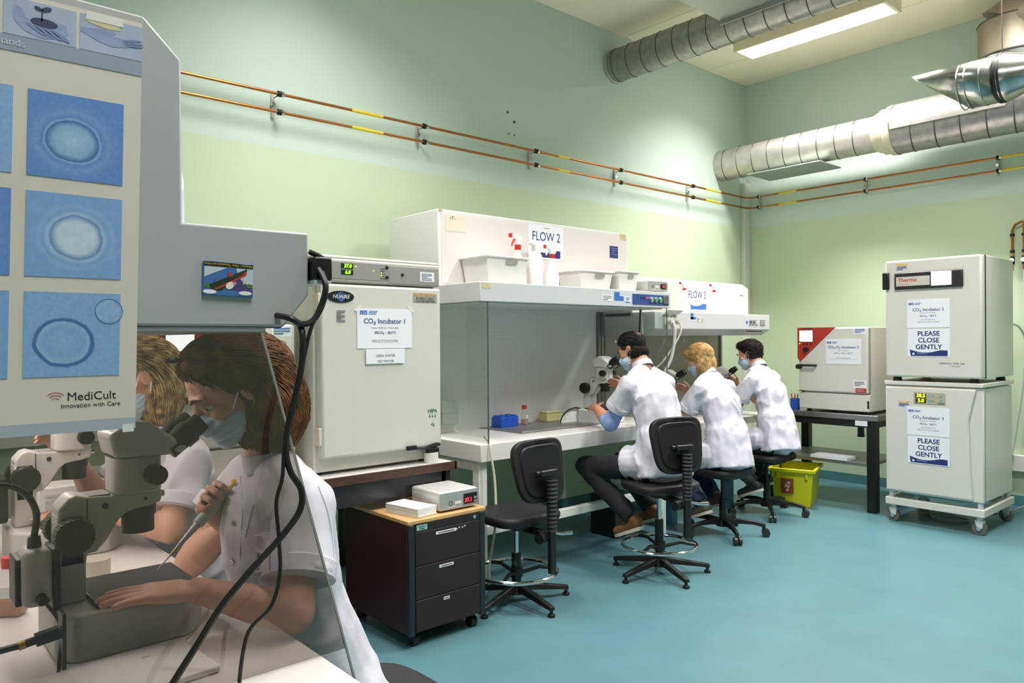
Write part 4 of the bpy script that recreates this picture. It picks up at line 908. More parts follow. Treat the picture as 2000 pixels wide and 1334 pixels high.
# ---------------------------------------------------------------- poster
def embryo(i, kind):
    m = bpy.data.materials.new('embryo_print_%d' % i); m.use_nodes = True; nt = m.node_tree; b = nt.nodes['Principled BSDF']; b.inputs['Roughness'].default_value = .7
    L = nt.links.new; N = nt.nodes.new
    tc = N('ShaderNodeTexCoord'); ns = N('ShaderNodeTexNoise'); ns.inputs['Scale'].default_value = 45; ns.inputs['Detail'].default_value = 3
    L(tc.outputs['Object'], ns.inputs['Vector'])
    def dist(cx, cz, rx, rz, w):
        mp = N('ShaderNodeMapping'); mp.inputs['Location'].default_value = (-cx/rx, 0, -cz/rz); mp.inputs['Scale'].default_value = (1/rx, 0, 1/rz); L(tc.outputs['Object'], mp.inputs[0])
        ln = N('ShaderNodeVectorMath'); ln.operation = 'LENGTH'; L(mp.outputs[0], ln.inputs[0])
        ma = N('ShaderNodeMath'); ma.operation = 'MULTIPLY_ADD'; ma.inputs[1].default_value = w; L(ns.outputs['Fac'], ma.inputs[0]); L(ln.outputs['Value'], ma.inputs[2]); return ma.outputs[0]
    bg, pale, mid, rim = (96, 140, 205), (176, 200, 226), (140, 176, 216), (66, 104, 168)
    if kind == 1: bg, pale, mid, rim = (126, 166, 216), (196, 214, 230), (164, 192, 222), (104, 142, 196)
    if kind == 2: bg, pale, mid, rim = (134, 172, 218), (150, 184, 222), (128, 166, 214), (70, 108, 170)
    r = N('ShaderNodeValToRGB'); e = r.color_ramp.elements
    stops = {0: [(.0, pale), (.42, mid), (.54, rim), (.575, mid), (.62, bg), (.74, (118, 156, 210)), (.84, (104, 146, 206)), (1, bg)],
             1: [(.0, pale), (.5, pale), (.64, rim), (.69, mid), (.80, bg), (.9, (140, 176, 220)), (1, bg)],
             2: [(.0, pale), (.5, mid), (.66, pale), (.70, rim), (.76, rim), (.80, bg), (1, bg)]}[kind]
    e[0].position = stops[0][0]; e[0].color = lin(stops[0][1]); e[1].position = 1; e[1].color = lin(stops[-1][1])
    for p, c in stops[1:-1]: q = e.new(p); q.color = lin(c)
    cz = {0: (-.005, -.006, .070, .062), 1: (.002, -.002, .058, .054), 2: (-.012, -.012, .055, .05)}[kind]
    L(dist(*cz, .12), r.inputs[0])
    n2 = N('ShaderNodeTexNoise'); n2.inputs['Scale'].default_value = 160 if kind != 1 else 70; n2.inputs['Detail'].default_value = 2; L(tc.outputs['Object'], n2.inputs['Vector'])
    hs = N('ShaderNodeHueSaturation'); mr = N('ShaderNodeMapRange'); mr.inputs[3].default_value = .82; mr.inputs[4].default_value = 1.18
    L(n2.outputs['Fac'], mr.inputs[0]); L(mr.outputs[0], hs.inputs['Value']); L(r.outputs[0], hs.inputs['Color']); L(hs.outputs[0], b.inputs['Base Color'])
    return m
py = 1.2475
t = thing('wall_poster', 'tall paper poster of blue cell photographs taped to the grey hood panel', 'poster', (.2, py, 1.63))
def pq(x0, x1, z0, z1, mat, name, y=0, th=.0006, n=1):   # the sheet hangs slightly askew, wider toward its top
    sh = lambda x, z: (x + (z-1.63)*.024 - .2, z-1.63 + (x-.2)*.012*(1 if z > 1.75 else -.02))
    cxm, czm = (x0+x1)/2, (z0+z1)/2; c = sh(cxm, czm)
    P_ = [sh(*p) for p in ((x0, z0), (x1, z0), (x1, z1), (x0, z1))]
    return MB().prism([(p[0]-c[0], p[1]-c[1]) for p in P_], y-th, y).build(name, mat, t, loc=(c[0], 0, c[1]))
pq(-.10, .330, 1.318, 1.945, PAPERB, 'sheet', .0012, .0008)
pq(-.10, .330, 1.318, 1.335, M('print_bluegrey', (170, 178, 190), .7), 'grey_band', 0)
pq(-.10, .330, 1.862, 1.884, M('print_bluegrey2', (150, 160, 178), .7), 'grey_band', 0)
for i, (z0, z1) in enumerate(((1.690, 1.813), (1.546, 1.668), (1.401, 1.524))):
    pq(.181, .3055, z0, z1, embryo(i, i), 'cell_photo', 0)
    pq(.040, .1635, z0, z1, embryo(i+3, (2, 0, 1)[i]), 'cell_photo', 0)
HB = M('photo_bluegrey', (170, 180, 206), .7, var=.12, scale=18); HS = M('photo_skin', (146, 160, 196), .7, var=.16, scale=40); HD = M('photo_dark', (56, 66, 96), .7, var=.2, scale=50)
a = pq(.150, .240, 1.885, 1.938, HB, 'hands_photo', 0); b = pq(.2445, .330, 1.885, 1.938, HB, 'hands_photo', 0)
pq(.10, .146, 1.885, 1.938, HB, 'hands_photo', 0)
def blobpoly(par, pts, mat, name, y): MB().prism([(p[0], p[1]) for p in pts], y-.0003, y).build(name, mat, par)
E_ = lambda cx, cz, rx, rz, n=20, a=0: [(cx+rx*math.cos(q)*math.cos(a)-rz*math.sin(q)*math.sin(a), cz+rx*math.cos(q)*math.sin(a)+rz*math.sin(q)*math.cos(a)) for q in np.linspace(0, 2*PI, n, endpoint=False)]
blobpoly(a, [(-.034, .008), (-.03, .016), (-.022, .012), (-.018, .002), (-.004, -.008), (.01, -.006), (.022, .004), (.032, .002), (.034, -.01), (.022, -.02), (.0, -.024), (-.02, -.018), (-.032, -.006)], HS, 'cupped_hands', -.0007)
for k in range(4): blobpoly(a, E_(-.006+.010*k, -.012-.001*k, .014, .0028, 14, -.5), M('photo_skin2', (124, 138, 178), .7), 'finger_print', -.0011)
blobpoly(a, E_(.004, -.001, .017, .006), HD, 'soil', -.0014)
blobpoly(a, [(.0, .0), (.002, .0), (.003, .018), (.0012, .018)], HD, 'stem', -.0014)
blobpoly(a, E_(.007, .019, .007, .0032, 14, .4), HD, 'leaf', -.0014); blobpoly(a, E_(-.003, .018, .005, .0025, 14, -.4), HD, 'leaf', -.0014)
blobpoly(b, [(-.042, .006), (-.02, .008), (-.004, .012), (.006, .008), (.0, .002), (.02, .002), (.04, .008), (.036, -.002), (.02, -.01), (.0, -.014), (-.018, -.01), (-.042, .0)], HS, 'open_hand', -.0007)
for k in range(3): blobpoly(b, E_(.028+.002*k, .002-.0036*k, .014, .0016, 12, .2-.05*k), M('photo_skin2', (124, 138, 178), .7), 'finger_print', -.0011)
blobpoly(b, E_(-.012, .018, .025, .006, 16, -.1), M('photo_yellow', (214, 206, 160), .7), 'blur_patch', -.0007)
text('hands', .0145, M('print_pale', (206, 210, 220), .7), t, (.166-.2, -.001, 1.8735-1.63), align='CENTER', ext=.0002)
text('MediCult', .0175, INK, t, (.263-.2, .0001, 1.3705-1.63), ext=.0002)
text('Innovation with Care', .0092, M('print_dark', (60, 60, 70), .6), t, (.262-.2, .0001, 1.3575-1.63), ext=.0002)
for k in range(3):
    q = np.linspace(.75, 2.35, 10); r = .006+.0042*k
    MB().tube([(.216-.2+r*math.cos(x), .0002, 1.364-1.63+r*math.sin(x)) for x in q], .0007, 5).build('logo_arc', M('print_pinkred', (206, 120, 120), .6), t)
for x, z, w in ((.285, 1.938, .05), (.312, 1.319, .016)): MB().box(x-.2-w/2, x-.2+w/2, -.0014, -.0008, z-1.63-.006, z-1.63+.006).build('tape_strip', TAPE, t)

m_ = embryo(9, 2)
MB().prism(E_(0, 0, .019, .018, 28), -.0009, -.0006).build('small_cell_photo', M('cell_pale', (146, 180, 220), .7, var=.12, scale=150), t, loc=(.287-.2, 0, 1.498-1.63))
MB().torus((0, 0, 0), .0185, .0008, (0, 1, 0), 30, 5).build('small_cell_rim', M('cell_rim', (108, 144, 196), .7), t, loc=(.287-.2, -.0008, 1.498-1.63))
# picture magnet hung upside down on the end panel
t = thing('picture_magnet', 'glossy picture magnet of a tilted ship hung upside down on the hood panel', 'magnet', (.467, 1.2498, 1.554)); t.rotation_euler = (0, math.radians(1.5), 0)
MB().box(-.042, .042, -.006, 0, -.0285, .0285).build('plate', M('magnet_blue', (72, 116, 180), .2), t, bev=.002)
def mp(poly, c, name, k=0, r=.3): MB().prism(poly, -.0064-.0002*k, -.006-.0002*k).build(name, M('magnet_%d_%d_%d' % c, c, r), t)
mp([(-.041, .0205), (.041, .0205), (.041, .0275), (-.041, .0275)], (26, 24, 26), 'title_band')
mp([(-.04, .002), (-.003, .0195), (-.04, .0195)], (206, 212, 224), 'sky_beam'); mp([(.012, .0195), (.041, .0195), (.041, -.012), (.026, -.004), (.016, .005)], (196, 206, 220), 'sky_beam')
mp([(.0, .002), (.014, .003), (.04, -.014), (.04, -.022), (.004, -.016)], (74, 70, 124), 'island')
mp([(-.031, -.010), (.03, .0195), (.031, .0175), (.022, .005), (-.004, -.012), (-.012, -.019), (-.02, -.019), (-.030, -.0165)], (52, 52, 46), 'hull', 1)
mp([(-.020, -.018), (-.023, -.0165), (.020, .0065), (.031, .018), (.029, .0085), (.018, .002)], (196, 62, 50), 'red_stripe', 2)
mp([(-.003, .009), (.004, .0125), (.007, .007), (.002, .004)], (196, 62, 50), 'red_patch', 2); mp([(-.026, -.003), (-.020, .0005), (-.022, -.0025)], (196, 62, 50), 'red_patch', 2)
for cx_, cz_ in ((-.031, -.022), (.028, -.0215)): mp(E_(cx_, cz_, .011, .0035), (240, 240, 240), 'foam', 3)
mp(E_(.002, -.010, .0075, .0055, 16, .6), (236, 234, 224), 'white_blot', 3); mp(E_(.0095, -.006, .003, .003), (206, 140, 160), 'pink_blot', 4)
mp(E_(-.034, -.012, .005, .004), (84, 120, 50), 'bush', 1); mp(E_(.035, -.009, .006, .0035), (84, 120, 50), 'bush', 1); mp(E_(.025, -.005, .0018, .0018), (230, 190, 50), 'buoy', 2)
text('Whistler - New Thousand and Nine', .0058, M('print_gold', (206, 180, 50), .4), t, (0, -.0066, .024), rot=(PI/2, PI, 0), ext=.0002, sx=.95)

# multi socket and cables at the hood front
t = thing('power_strip', 'black multi-socket fixed on the front corner of the grey hood', 'socket', (.62, 1.262, 1.58))
MB().box(-.004, .032, -.03, .25, -.02, .022).build('body', BLACK, t, bev=.004); MB().box(-.004, .03, -.028, .25, -.026, -.02).build('mount', CHALK, t)
MB().tube([(-.004, -.01, .032), (.012, -.012, .026), (.026, -.014, .018)], .005, 8).build('cord_clip', BLACK, t)
yy = 1.215
cable('power_cable', 'thick black cable looping under the hood corner and falling past the woman to the bench', [(.625, 1.235, 1.580), (.6285, yy, 1.55), (.622, yy, 1.515), (.604, yy, 1.487), (.583, yy, 1.480), (.560, yy, 1.490), (.552, 1.262, 1.497)], .0055, BLACK)
cable('power_cable', 'thick black cable falling in front of the glass down to the worktop', [(.584, 1.30, 1.50), (.585, 1.225, 1.476), (.583, yy, 1.42), (.573, yy, 1.368), (.557, yy, 1.308), (.551, yy, 1.265), (.560, yy, 1.225), (.579, yy, 1.191), (.576, yy, 1.155), (.541, yy, 1.115), (.492, yy, 1.073), (.440, yy, 1.022), (.400, yy, .968), (.364, yy, .920), (.338, yy, .880), (.30, yy-.02, .876), (.2, yy-.04, .876)], .0058, BLACK)
cable('power_cable', 'thin black cable falling in front of the glass beside the thick one', [(.634, 1.235, 1.575), (.626, yy, 1.54), (.612, yy, 1.50), (.596, yy, 1.46), (.577, yy, 1.38), (.560, yy, 1.33), (.549, yy, 1.27), (.545, yy, 1.218), (.534, yy, 1.176), (.538, yy, 1.114), (.539, yy, 1.053), (.524, yy, 1.003), (.488, yy, .974), (.475, yy, .938), (.468, yy, .885), (.46, yy-.03, .875), (.40, yy-.1, .874)], .0035, BLACK)
t = thing('cleaning_jug', 'white plastic jug with blue print standing on top of the grey hood', 'jug', (.412, 1.55, 1.646))
MB().lathe([(.075, 0), (.078, .01), (.078, .12), (.07, .16), (.045, .19), (.03, .2), (.03, .215)], n=32).build('jug', PLASTB, t)
MB().lathe([(.0785, .03), (.0785, .10)], n=32).build('label', M('label_paleblue', (206, 210, 230), .6), t)
text('STERILLIUM', .016, M('print_violet', (110, 100, 170), .6), t, (-.06, -.053, .065), rot=(PI/2, PI/2, -.85), ext=.0002)

# ---------------------------------------------------------------- microscopes
def scope(loc, rz, label, mat=SCOPE, housing=0, base=True):
    t = thing('stereo_microscope', label, 'microscope', loc, rz)
    o2 = SCOPE if mat is SCOPE else mat
    bz = .086
    MB().prism([(-.15, -.085), (-.12, -.115), (.075, -.115), (.115, -.07), (.115, .07), (.075, .115), (-.12, .115), (-.15, .085)], 0, bz, 'z').build('base', mat, t, bev=.008, seg=3)
    MB().prism([(-.148, -.084), (-.119, -.114), (.074, -.114), (.114, -.069), (.114, .069), (.074, .114), (-.119, .114), (-.148, .084)], bz-.02, bz-.0185, 'z').build('base_seam', DARKM, t)
    MB().box(-.085, .105, -.098, .098, bz, bz+.008).build('stage_plate', M('stage_dark', (62, 56, 58), .35, .3), t, bev=.003)
    z = -.045
    MB().box(-.135, -.088, -.034, .034, bz, .30+z).build('column', mat, t, bev=.005)
    arm = [(-.134, .238), (-.134, .312), (-.117, .331), (-.104, .335), (-.085, .329), (-.040, .326), (.046, .331), (.050, .322), (.048, .302), (.018, .294), (-.016, .290), (-.032, .275), (-.052, .241), (-.070, .222), (-.086, .220), (-.088, .20), (-.134, .20)]
    MB().prism([(p[0], p[1]+z) for p in arm], -.034, .034).build('arm', mat, t, bev=.005, seg=3)
    MB().box(-.087, -.085, -.0348, .0348, .23+z, .326+z).build('arm_seam', DARKM, t)
    MB().box(-.082, -.045, -.028, .028, .326+z, .330+z).build('arm_recess', PANELG, t)
    for y in (-.0355, .0355): MB().cyl((-.055, y*.9, .308+z), (-.055, y*1.03, .308+z), .006, n=12).build('screw', DARKM, t)
    MB().cyl((.018, -.034, .312+z), (.018, -.036, .312+z), .003, n=8).build('screw', BLACK, t)
    MB().cyl((.048, 0, .312+z), (.062, 0, .312+z), .007, n=12).build('lock_screw', CHROME, t)
    MB().prism(sup(.092, .10, 4, 28, .004, 0), .327+z, .400+z, 'z').build('zoom_body', mat, t, bev=.004)
    MB().prism(sup(.0925, .1005, 4, 28, .004, 0), .3985+z, .4005+z, 'z').build('body_seam', DARKM, t)
    hd = [(-.052, .447), (-.008, .471), (.019, .467), (.096, .413), (.085, .400), (.052, .397), (-.042, .400)]
    MB().prism([(p[0], p[1]+z) for p in hd], -.056, .056).build('binocular_head', mat, t, bev=.010, seg=3)
    for y in (-.033, .033):
        e = MB().cyl((.060, y, .406+z), (.102, y, .438+z), .0235, n=20).cyl((.088, y, .427+z), (.106, y, .441+z), .0265, n=20).build('eyepiece', BLACK, t)
        MB().cyl((.106, y, .441+z), (.128, y, .4585+z), .0225, .0205, n=20).build('eyecup', BLACKR, e)
        MB().cyl((.128, y, .4585+z), (.1288, y, .4591+z), .014, n=16).build('lens', M('lens', (40, 44, 60), .05), e)
    for y, s_ in ((-.05, -1), (.05, 1)):
        MB().cyl((.030, y, .362+z), (.030, y+s_*.026, .362+z), .0205, .019, n=24).build('zoom_knob', BLACK, t)
        k = MB().cyl((-.112, s_*.034, .263+z), (-.112, s_*.068, .263+z), .033, n=28).build('focus_knob', BLACK, t, bev=.002)
        f = MB()
        for i in range(24):
            a = 2*PI*i/24; f.box(-.112+.0325*math.cos(a)-.0015, -.112+.0325*math.cos(a)+.0015, s_*.040, s_*.066, .263+z+.0325*math.sin(a)-.0015, .263+z+.0325*math.sin(a)+.0015)
        f.build('grip_rib', BLACKR, k)
    MB().cyl((.010, 0, .294+z), (.010, 0, .277+z), .036, n=28).cyl((.012, 0, .280+z), (.012, 0, .243+z), .0305, n=28).build('objective', BLACK, t)
    if housing == 1:
        k = MB().box(-.196, -.148, -.065, .01, .10, .205).build('lamp_housing', SCOPE, t, bev=.014, seg=3)
        MB().box(-.148, -.135, -.055, .02, .08, .20).build('housing_mount', BLACK, k, bev=.003); MB().box(-.205, -.192, -.05, .02, .105, .19).build('housing_back', BLACK, k, bev=.003)
        MB().cyl((-.172, -.03, .205), (-.172, -.03, .225), .012, .010, n=14).cyl((-.168, -.064, .12), (-.165, -.078, .114), .009, n=12).build('cable_gland', BLACK, k)
    if housing == 2:
        k = MB().box(-.26, -.15, -.05, .05, .105, .225).build('lamp_housing', BLACK, t, bev=.008)
        for zz in (.128, .145): MB().prism([(-.215, zz), (-.2, zz), (-.2075, zz+.012)], -.052, -.05).build('warning_triangle', YELLOWT, k)
        MB().cyl((-.2, 0, .225), (-.2, 0, .25), .025, n=14).build('lamp_cap', PANELG, k)
    return t
scope((.415, 1.64, T1), 0, 'grey stereo microscope with white lamp box before the brown-haired woman', housing=1)
scope((.448, 2.40, T1), 0, 'grey stereo microscope with black lamp box before the woman with streaked hair', housing=2)
k3 = scope((4.055, 3.60, .8505), -80, 'pale stereo microscope used by the man in brown shoes', SCOPEW)
scope((4.86, 3.625, .777), -68, 'stereo microscope half hidden behind the woman with short blonde hair')
scope((5.72, 3.70, .776), -64, 'grey stereo microscope in front of the dark-haired young man')

k3.scale = (1.12, 1.12, 1.12)
# ---------------------------------------------------------------- small things on bench 1
cable('power_cable', 'black cable arching from the lamp box of the grey microscope', [(.243, 1.61, 1.095), (.245, 1.60, 1.14), (.225, 1.585, 1.18), (.19, 1.58, 1.20), (.12, 1.6, 1.195)], .006, BLACK)
cable('power_cable', 'thin black cord from the lamp box down to the worktop', [(.250, 1.562, .984), (.265, 1.54, .96), (.268, 1.51, .94), (.262, 1.50, .90), (.25, 1.47, .876), (.20, 1.44, .876), (.12, 1.45, .876)], .003, BLACK)
t = thing('cable_connector', 'black round cable connector plugged beside the microscope base', 'connector', (.262, 1.50, .93))
MB().cyl((.0, 0, .015), (-.035, 0, .010), .012, n=16).cyl((-.035, 0, .010), (-.055, 0, .007), .007, n=12).build('plug', BLACK, t); MB().tube([(-.055, 0, .007), (-.10, .0, .004), (-.18, .02, -.02)], .006, 8, smooth=4).build('cord', BLACK, t)
MB().cyl((-.05, 0, .0078), (-.06, 0, .0062), .0075, n=12).build('brass_ring', BRASS, t); MB().box(.002, .008, -.02, .02, -.05, .05).build('bracket', BLACK, t, bev=.002)
flask(.243, 1.90, T1+.001, 'clear culture flask with red cap and amber liquid next to the lamp box', 1.15, -35)
t = thing('sample_jar', 'small cloudy plastic jar behind the microscope column', 'jar', (.395, 1.85, T1+.001))
MB().lathe([(.024, 0), (.028, .004), (.030, .10)], n=24).build('jar', M('jar_cloudy', (214, 206, 186), .3, alpha=.55), t); MB().cyl((0, 0, .003), (0, 0, .03), .0265, n=24).build('contents', M('jar_contents', (206, 196, 160), .4), t)
t = thing('control_box', 'long white ribbed control box on the worktop behind the second microscope', 'box', (.52, 2.78, T1+.001))
MB().box(-.10, .10, -.06, .06, 0, .125).build('case', WHITE, t, bev=.006)
for i in range(5): MB().box(-.08, .102, -.0625, -.06, .02+.018*i, .03+.018*i).build('rib', CHALK, t)
t = thing('white_tray', 'flat white lid lying on the worktop at the glass shield', 'tray', (.34, 1.40, T1+.001), 4)
MB().box(-.14, .13, -.09, .09, 0, .012).build('lid', WHITE, t, bev=.003)
t = thing('wall_plug', 'white plug with cord in the wall trunking', 'plug', (.745, 4.42, .985))
MB().cyl((0, 0, 0), (0, -.03, 0), .024, .02, n=18).build('plug', WHITE2, t); MB().tube([(0, -.03, 0), (-.0, -.04, -.04), (-.04, -.04, -.14), (-.05, -.04, -.4)], .006, 8, smooth=5).build('cord', WHITE2, t)
cable('suction_tube', 'fine yellowish tube running over the front of the microscope base', [(.545, 1.56, .955), (.535, 1.525, .93), (.50, 1.50, .895), (.44, 1.46, .876), (.38, 1.44, .885)], .002, M('tube_yellow', (200, 186, 130), .4))
# ---------------------------------------------------------------- people
SKIN = M('skin_fair', (214, 164, 140), .5, var=.04, scale=14, bump=.03, bscale=120, sss=.08)
SKIN2 = M('skin_tan', (186, 132, 102), .5, var=.04, scale=14, sss=.06)
EYEW = M('eye_white', (225, 222, 218), .2); IRIS = M('iris_brown', (60, 40, 28), .15)
def hairmat(name, a, b):
    if name in MATS: return MATS[name]
    m = bpy.data.materials.new(name); m.use_nodes = True; nt = m.node_tree; bs = nt.nodes['Principled BSDF']; bs.inputs['Roughness'].default_value = .62; bs.inputs['Specular IOR Level'].default_value = .3
    tc = nt.nodes.new('ShaderNodeTexCoord'); n1 = nt.nodes.new('ShaderNodeTexNoise'); n1.inputs['Scale'].default_value = 38; n1.inputs['Detail'].default_value = 4
    nt.links.new(tc.outputs['Object'], n1.inputs['Vector']); r = nt.nodes.new('ShaderNodeValToRGB')
    r.color_ramp.elements[0].position = .34; r.color_ramp.elements[0].color = lin(a); r.color_ramp.elements[1].position = .68; r.color_ramp.elements[1].color = lin(b)
    nt.links.new(n1.outputs['Fac'], r.inputs[0]); nt.links.new(r.outputs[0], bs.inputs['Base Color']); MATS[name] = m; return m
HAIR_BROWN = hairmat('hair_brown', (80, 53, 33), (142, 97, 60)); HAIR_STREAK = hairmat('hair_streaked', (92, 72, 48), (206, 176, 124))
HAIR_BLOND = hairmat('hair_blond', (176, 136, 82), (222, 188, 130)); HAIR_BLACK = hairmat('hair_black', (18, 14, 13), (44, 34, 30)); HAIR_DARK = hairmat('hair_dark', (22, 16, 14), (58, 42, 34))
TROUSER = M('trousers_dark', (28, 28, 36), .85, var=.08, bump=.1, bscale=200); TROUSER_N = M('trousers_navy', (30, 38, 66), .85, var=.08); TROUSER_O = M('trousers_olive', (58, 58, 50), .85, var=.08)
SHIRT_B = M('shirt_blue', (150, 168, 222), .8, var=.05, bump=.1, bscale=90)

def remesh(mb, voxel, it, name, mat, parent, post=None, ang=80):
    me = mb.mesh('tmp'); o = bpy.data.objects.new('tmp', me); COL.objects.link(o)
    r = o.modifiers.new('r', 'REMESH'); r.mode = 'VOXEL'; r.voxel_size = voxel; r.adaptivity = 0
    s = o.modifiers.new('s', 'SMOOTH'); s.factor = .5; s.iterations = it
    bpy.context.view_layer.update()
    m2 = bpy.data.meshes.new_from_object(o.evaluated_get(bpy.context.evaluated_depsgraph_get()))
    bpy.data.objects.remove(o); bpy.data.meshes.remove(me)
    if post:
        n = len(m2.vertices); co = np.empty(n*3); no = np.empty(n*3)
        m2.vertices.foreach_get('co', co); m2.vertex_normals.foreach_get('vector', no)
        co = co.reshape(-1, 3); no = no.reshape(-1, 3); co = post(co+np.array(mb.org), no) - np.array(mb.org)
        m2.vertices.foreach_set('co', co.ravel()); m2.update()
    m2.materials.clear(); m2.materials.append(mat); m2.name = name
    m2.polygons.foreach_set('use_smooth', [True]*len(m2.polygons))
    ob = bpy.data.objects.new(name, m2); COL.objects.link(ob)
    if parent: ob.parent = parent
    return ob
def folds(amp=.006, fr=9, sd=0.0, joints=()):
    def post(co, no):
        d = np.empty(len(co))
        for i, (x, y, z) in enumerate(co):
            w = noise.noise((x*4+sd, y*4, z*4))*.9
            a = noise.noise((x*fr+w+sd, y*fr+w, z*fr*.55-w*1.3)); b = noise.noise((x*fr*2.2+sd+w*2, y*fr*2.2, z*fr*1.4))
            d[i] = amp*(.6-2.2*abs(a)) + amp*.55*b
        return co + no*d[:, None]
    return post
def hand(mb, w, d, n, s, curl, k=1.0, spread=.05, thumb=.6):
    """palm with five fingers of unequal length; d along the hand, n out of the palm, s toward the thumb"""
    w = V(w); d = V(d).normalized(); n = V(n); n = (n-d*n.dot(d)).normalized(); s0 = V(s); s = d.cross(n)
    if s.dot(s0) < 0: s = -s
    offs = (.027, .009, -.009, -.026); Ls = (.068, .076, .071, .056); pl = (.086, .089, .085, .078)
    for i in range(4):
        b = w + s*(offs[i]*.55*k); kn = w + d*(pl[i]*k) + s*(offs[i]*k)
        mb.rc(b, kn, .0135*k, .0108*k, s, 1.1, n=12)
        p = kn; dd = (d + s*(spread*(1.5-i))).normalized(); r = .0086*k
        c = curl[i] if isinstance(curl, (list, tuple)) else curl
        for j, fr in enumerate((.45, .31, .24)):
            a = c*(.75 if j == 0 else 1.0); dd = (dd*math.cos(a) + (n)*math.sin(a)) if j == 0 else (dd*math.cos(a) + nn*math.sin(a))
            nn = (s.cross(dd)); nn = nn if nn.dot(n*math.cos(0)+(-d)*.6) > 0 else -nn; nn.normalize()
            q = p + dd*(Ls[i]*fr*k); mb.rc(p, q, r, r*.92, n=10); p = q; r *= .92
    mb.rc(w+d*(.03*k), w+d*(.07*k), .020*k, .018*k, s, 1.7, n=14)
    p = w + d*(.02*k) + s*(.022*k); dd = (d*.55+s*.75+n*.25).normalized(); r = .0128*k
    for L_, bend in ((.042, 0), (.034, thumb*.6), (.026, thumb*.5)):
        dd = (dd + (d*.6+n*.55-s*.3)*bend).normalized(); q = p + dd*(L_*k); mb.rc(p, q, r, r*.86, n=10); p = q; r *= .86
def ellp(mb, C, fr, c, r, n=18, m=12):
    S_, F_, U_ = fr; R = Matrix((S_, F_, U_)).transposed(); mb.ell(V(C)+R @ V(c), r, R, n, m)
def headprims(mb, C, fr, k=1.0, male=False):
    e = lambda c, r: ellp(mb, C, fr, tuple(x*k for x in c), tuple(x*k for x in r))
    S_, F_, U_ = fr; P_ = lambda c: V(C)+S_*(c[0]*k)+F_*(c[1]*k)+U_*(c[2]*k)
    e((0, -.014, .035), (.072, .094, .084)); e((0, .022, -.015), (.062, .066, .09)); e((0, .03, -.07), (.05 if not male else .054, .052, .046))
    e((0, .07, -.098), (.021, .019, .018)); e((0, .074, .024), (.046, .016, .012))
    for s_ in (-1, 1):
        e((s_*.040, .060, -.022), (.022, .022, .02)); e((s_*.075, -.008, -.012), (.008, .019, .031)); e((s_*.080, -.012, .004), (.008, .018, .015))
        e((s_*.031, .0685, .0088), (.0158, .0138, .0088)); e((s_*.031, .068, -.0075), (.0150, .0115, .006))
        mb.rc(P_((s_*.012, .092, -.038)), P_((s_*.012, .096, -.038)), .008*k, .008*k)
    mb.rc(P_((0, .086, .008)), P_((0, .110, -.034)), .009*k, .0125*k)
    e((0, .088, -.064), (.022, .009, .006)); e((0, .087, -.075), (.019, .009, .006))
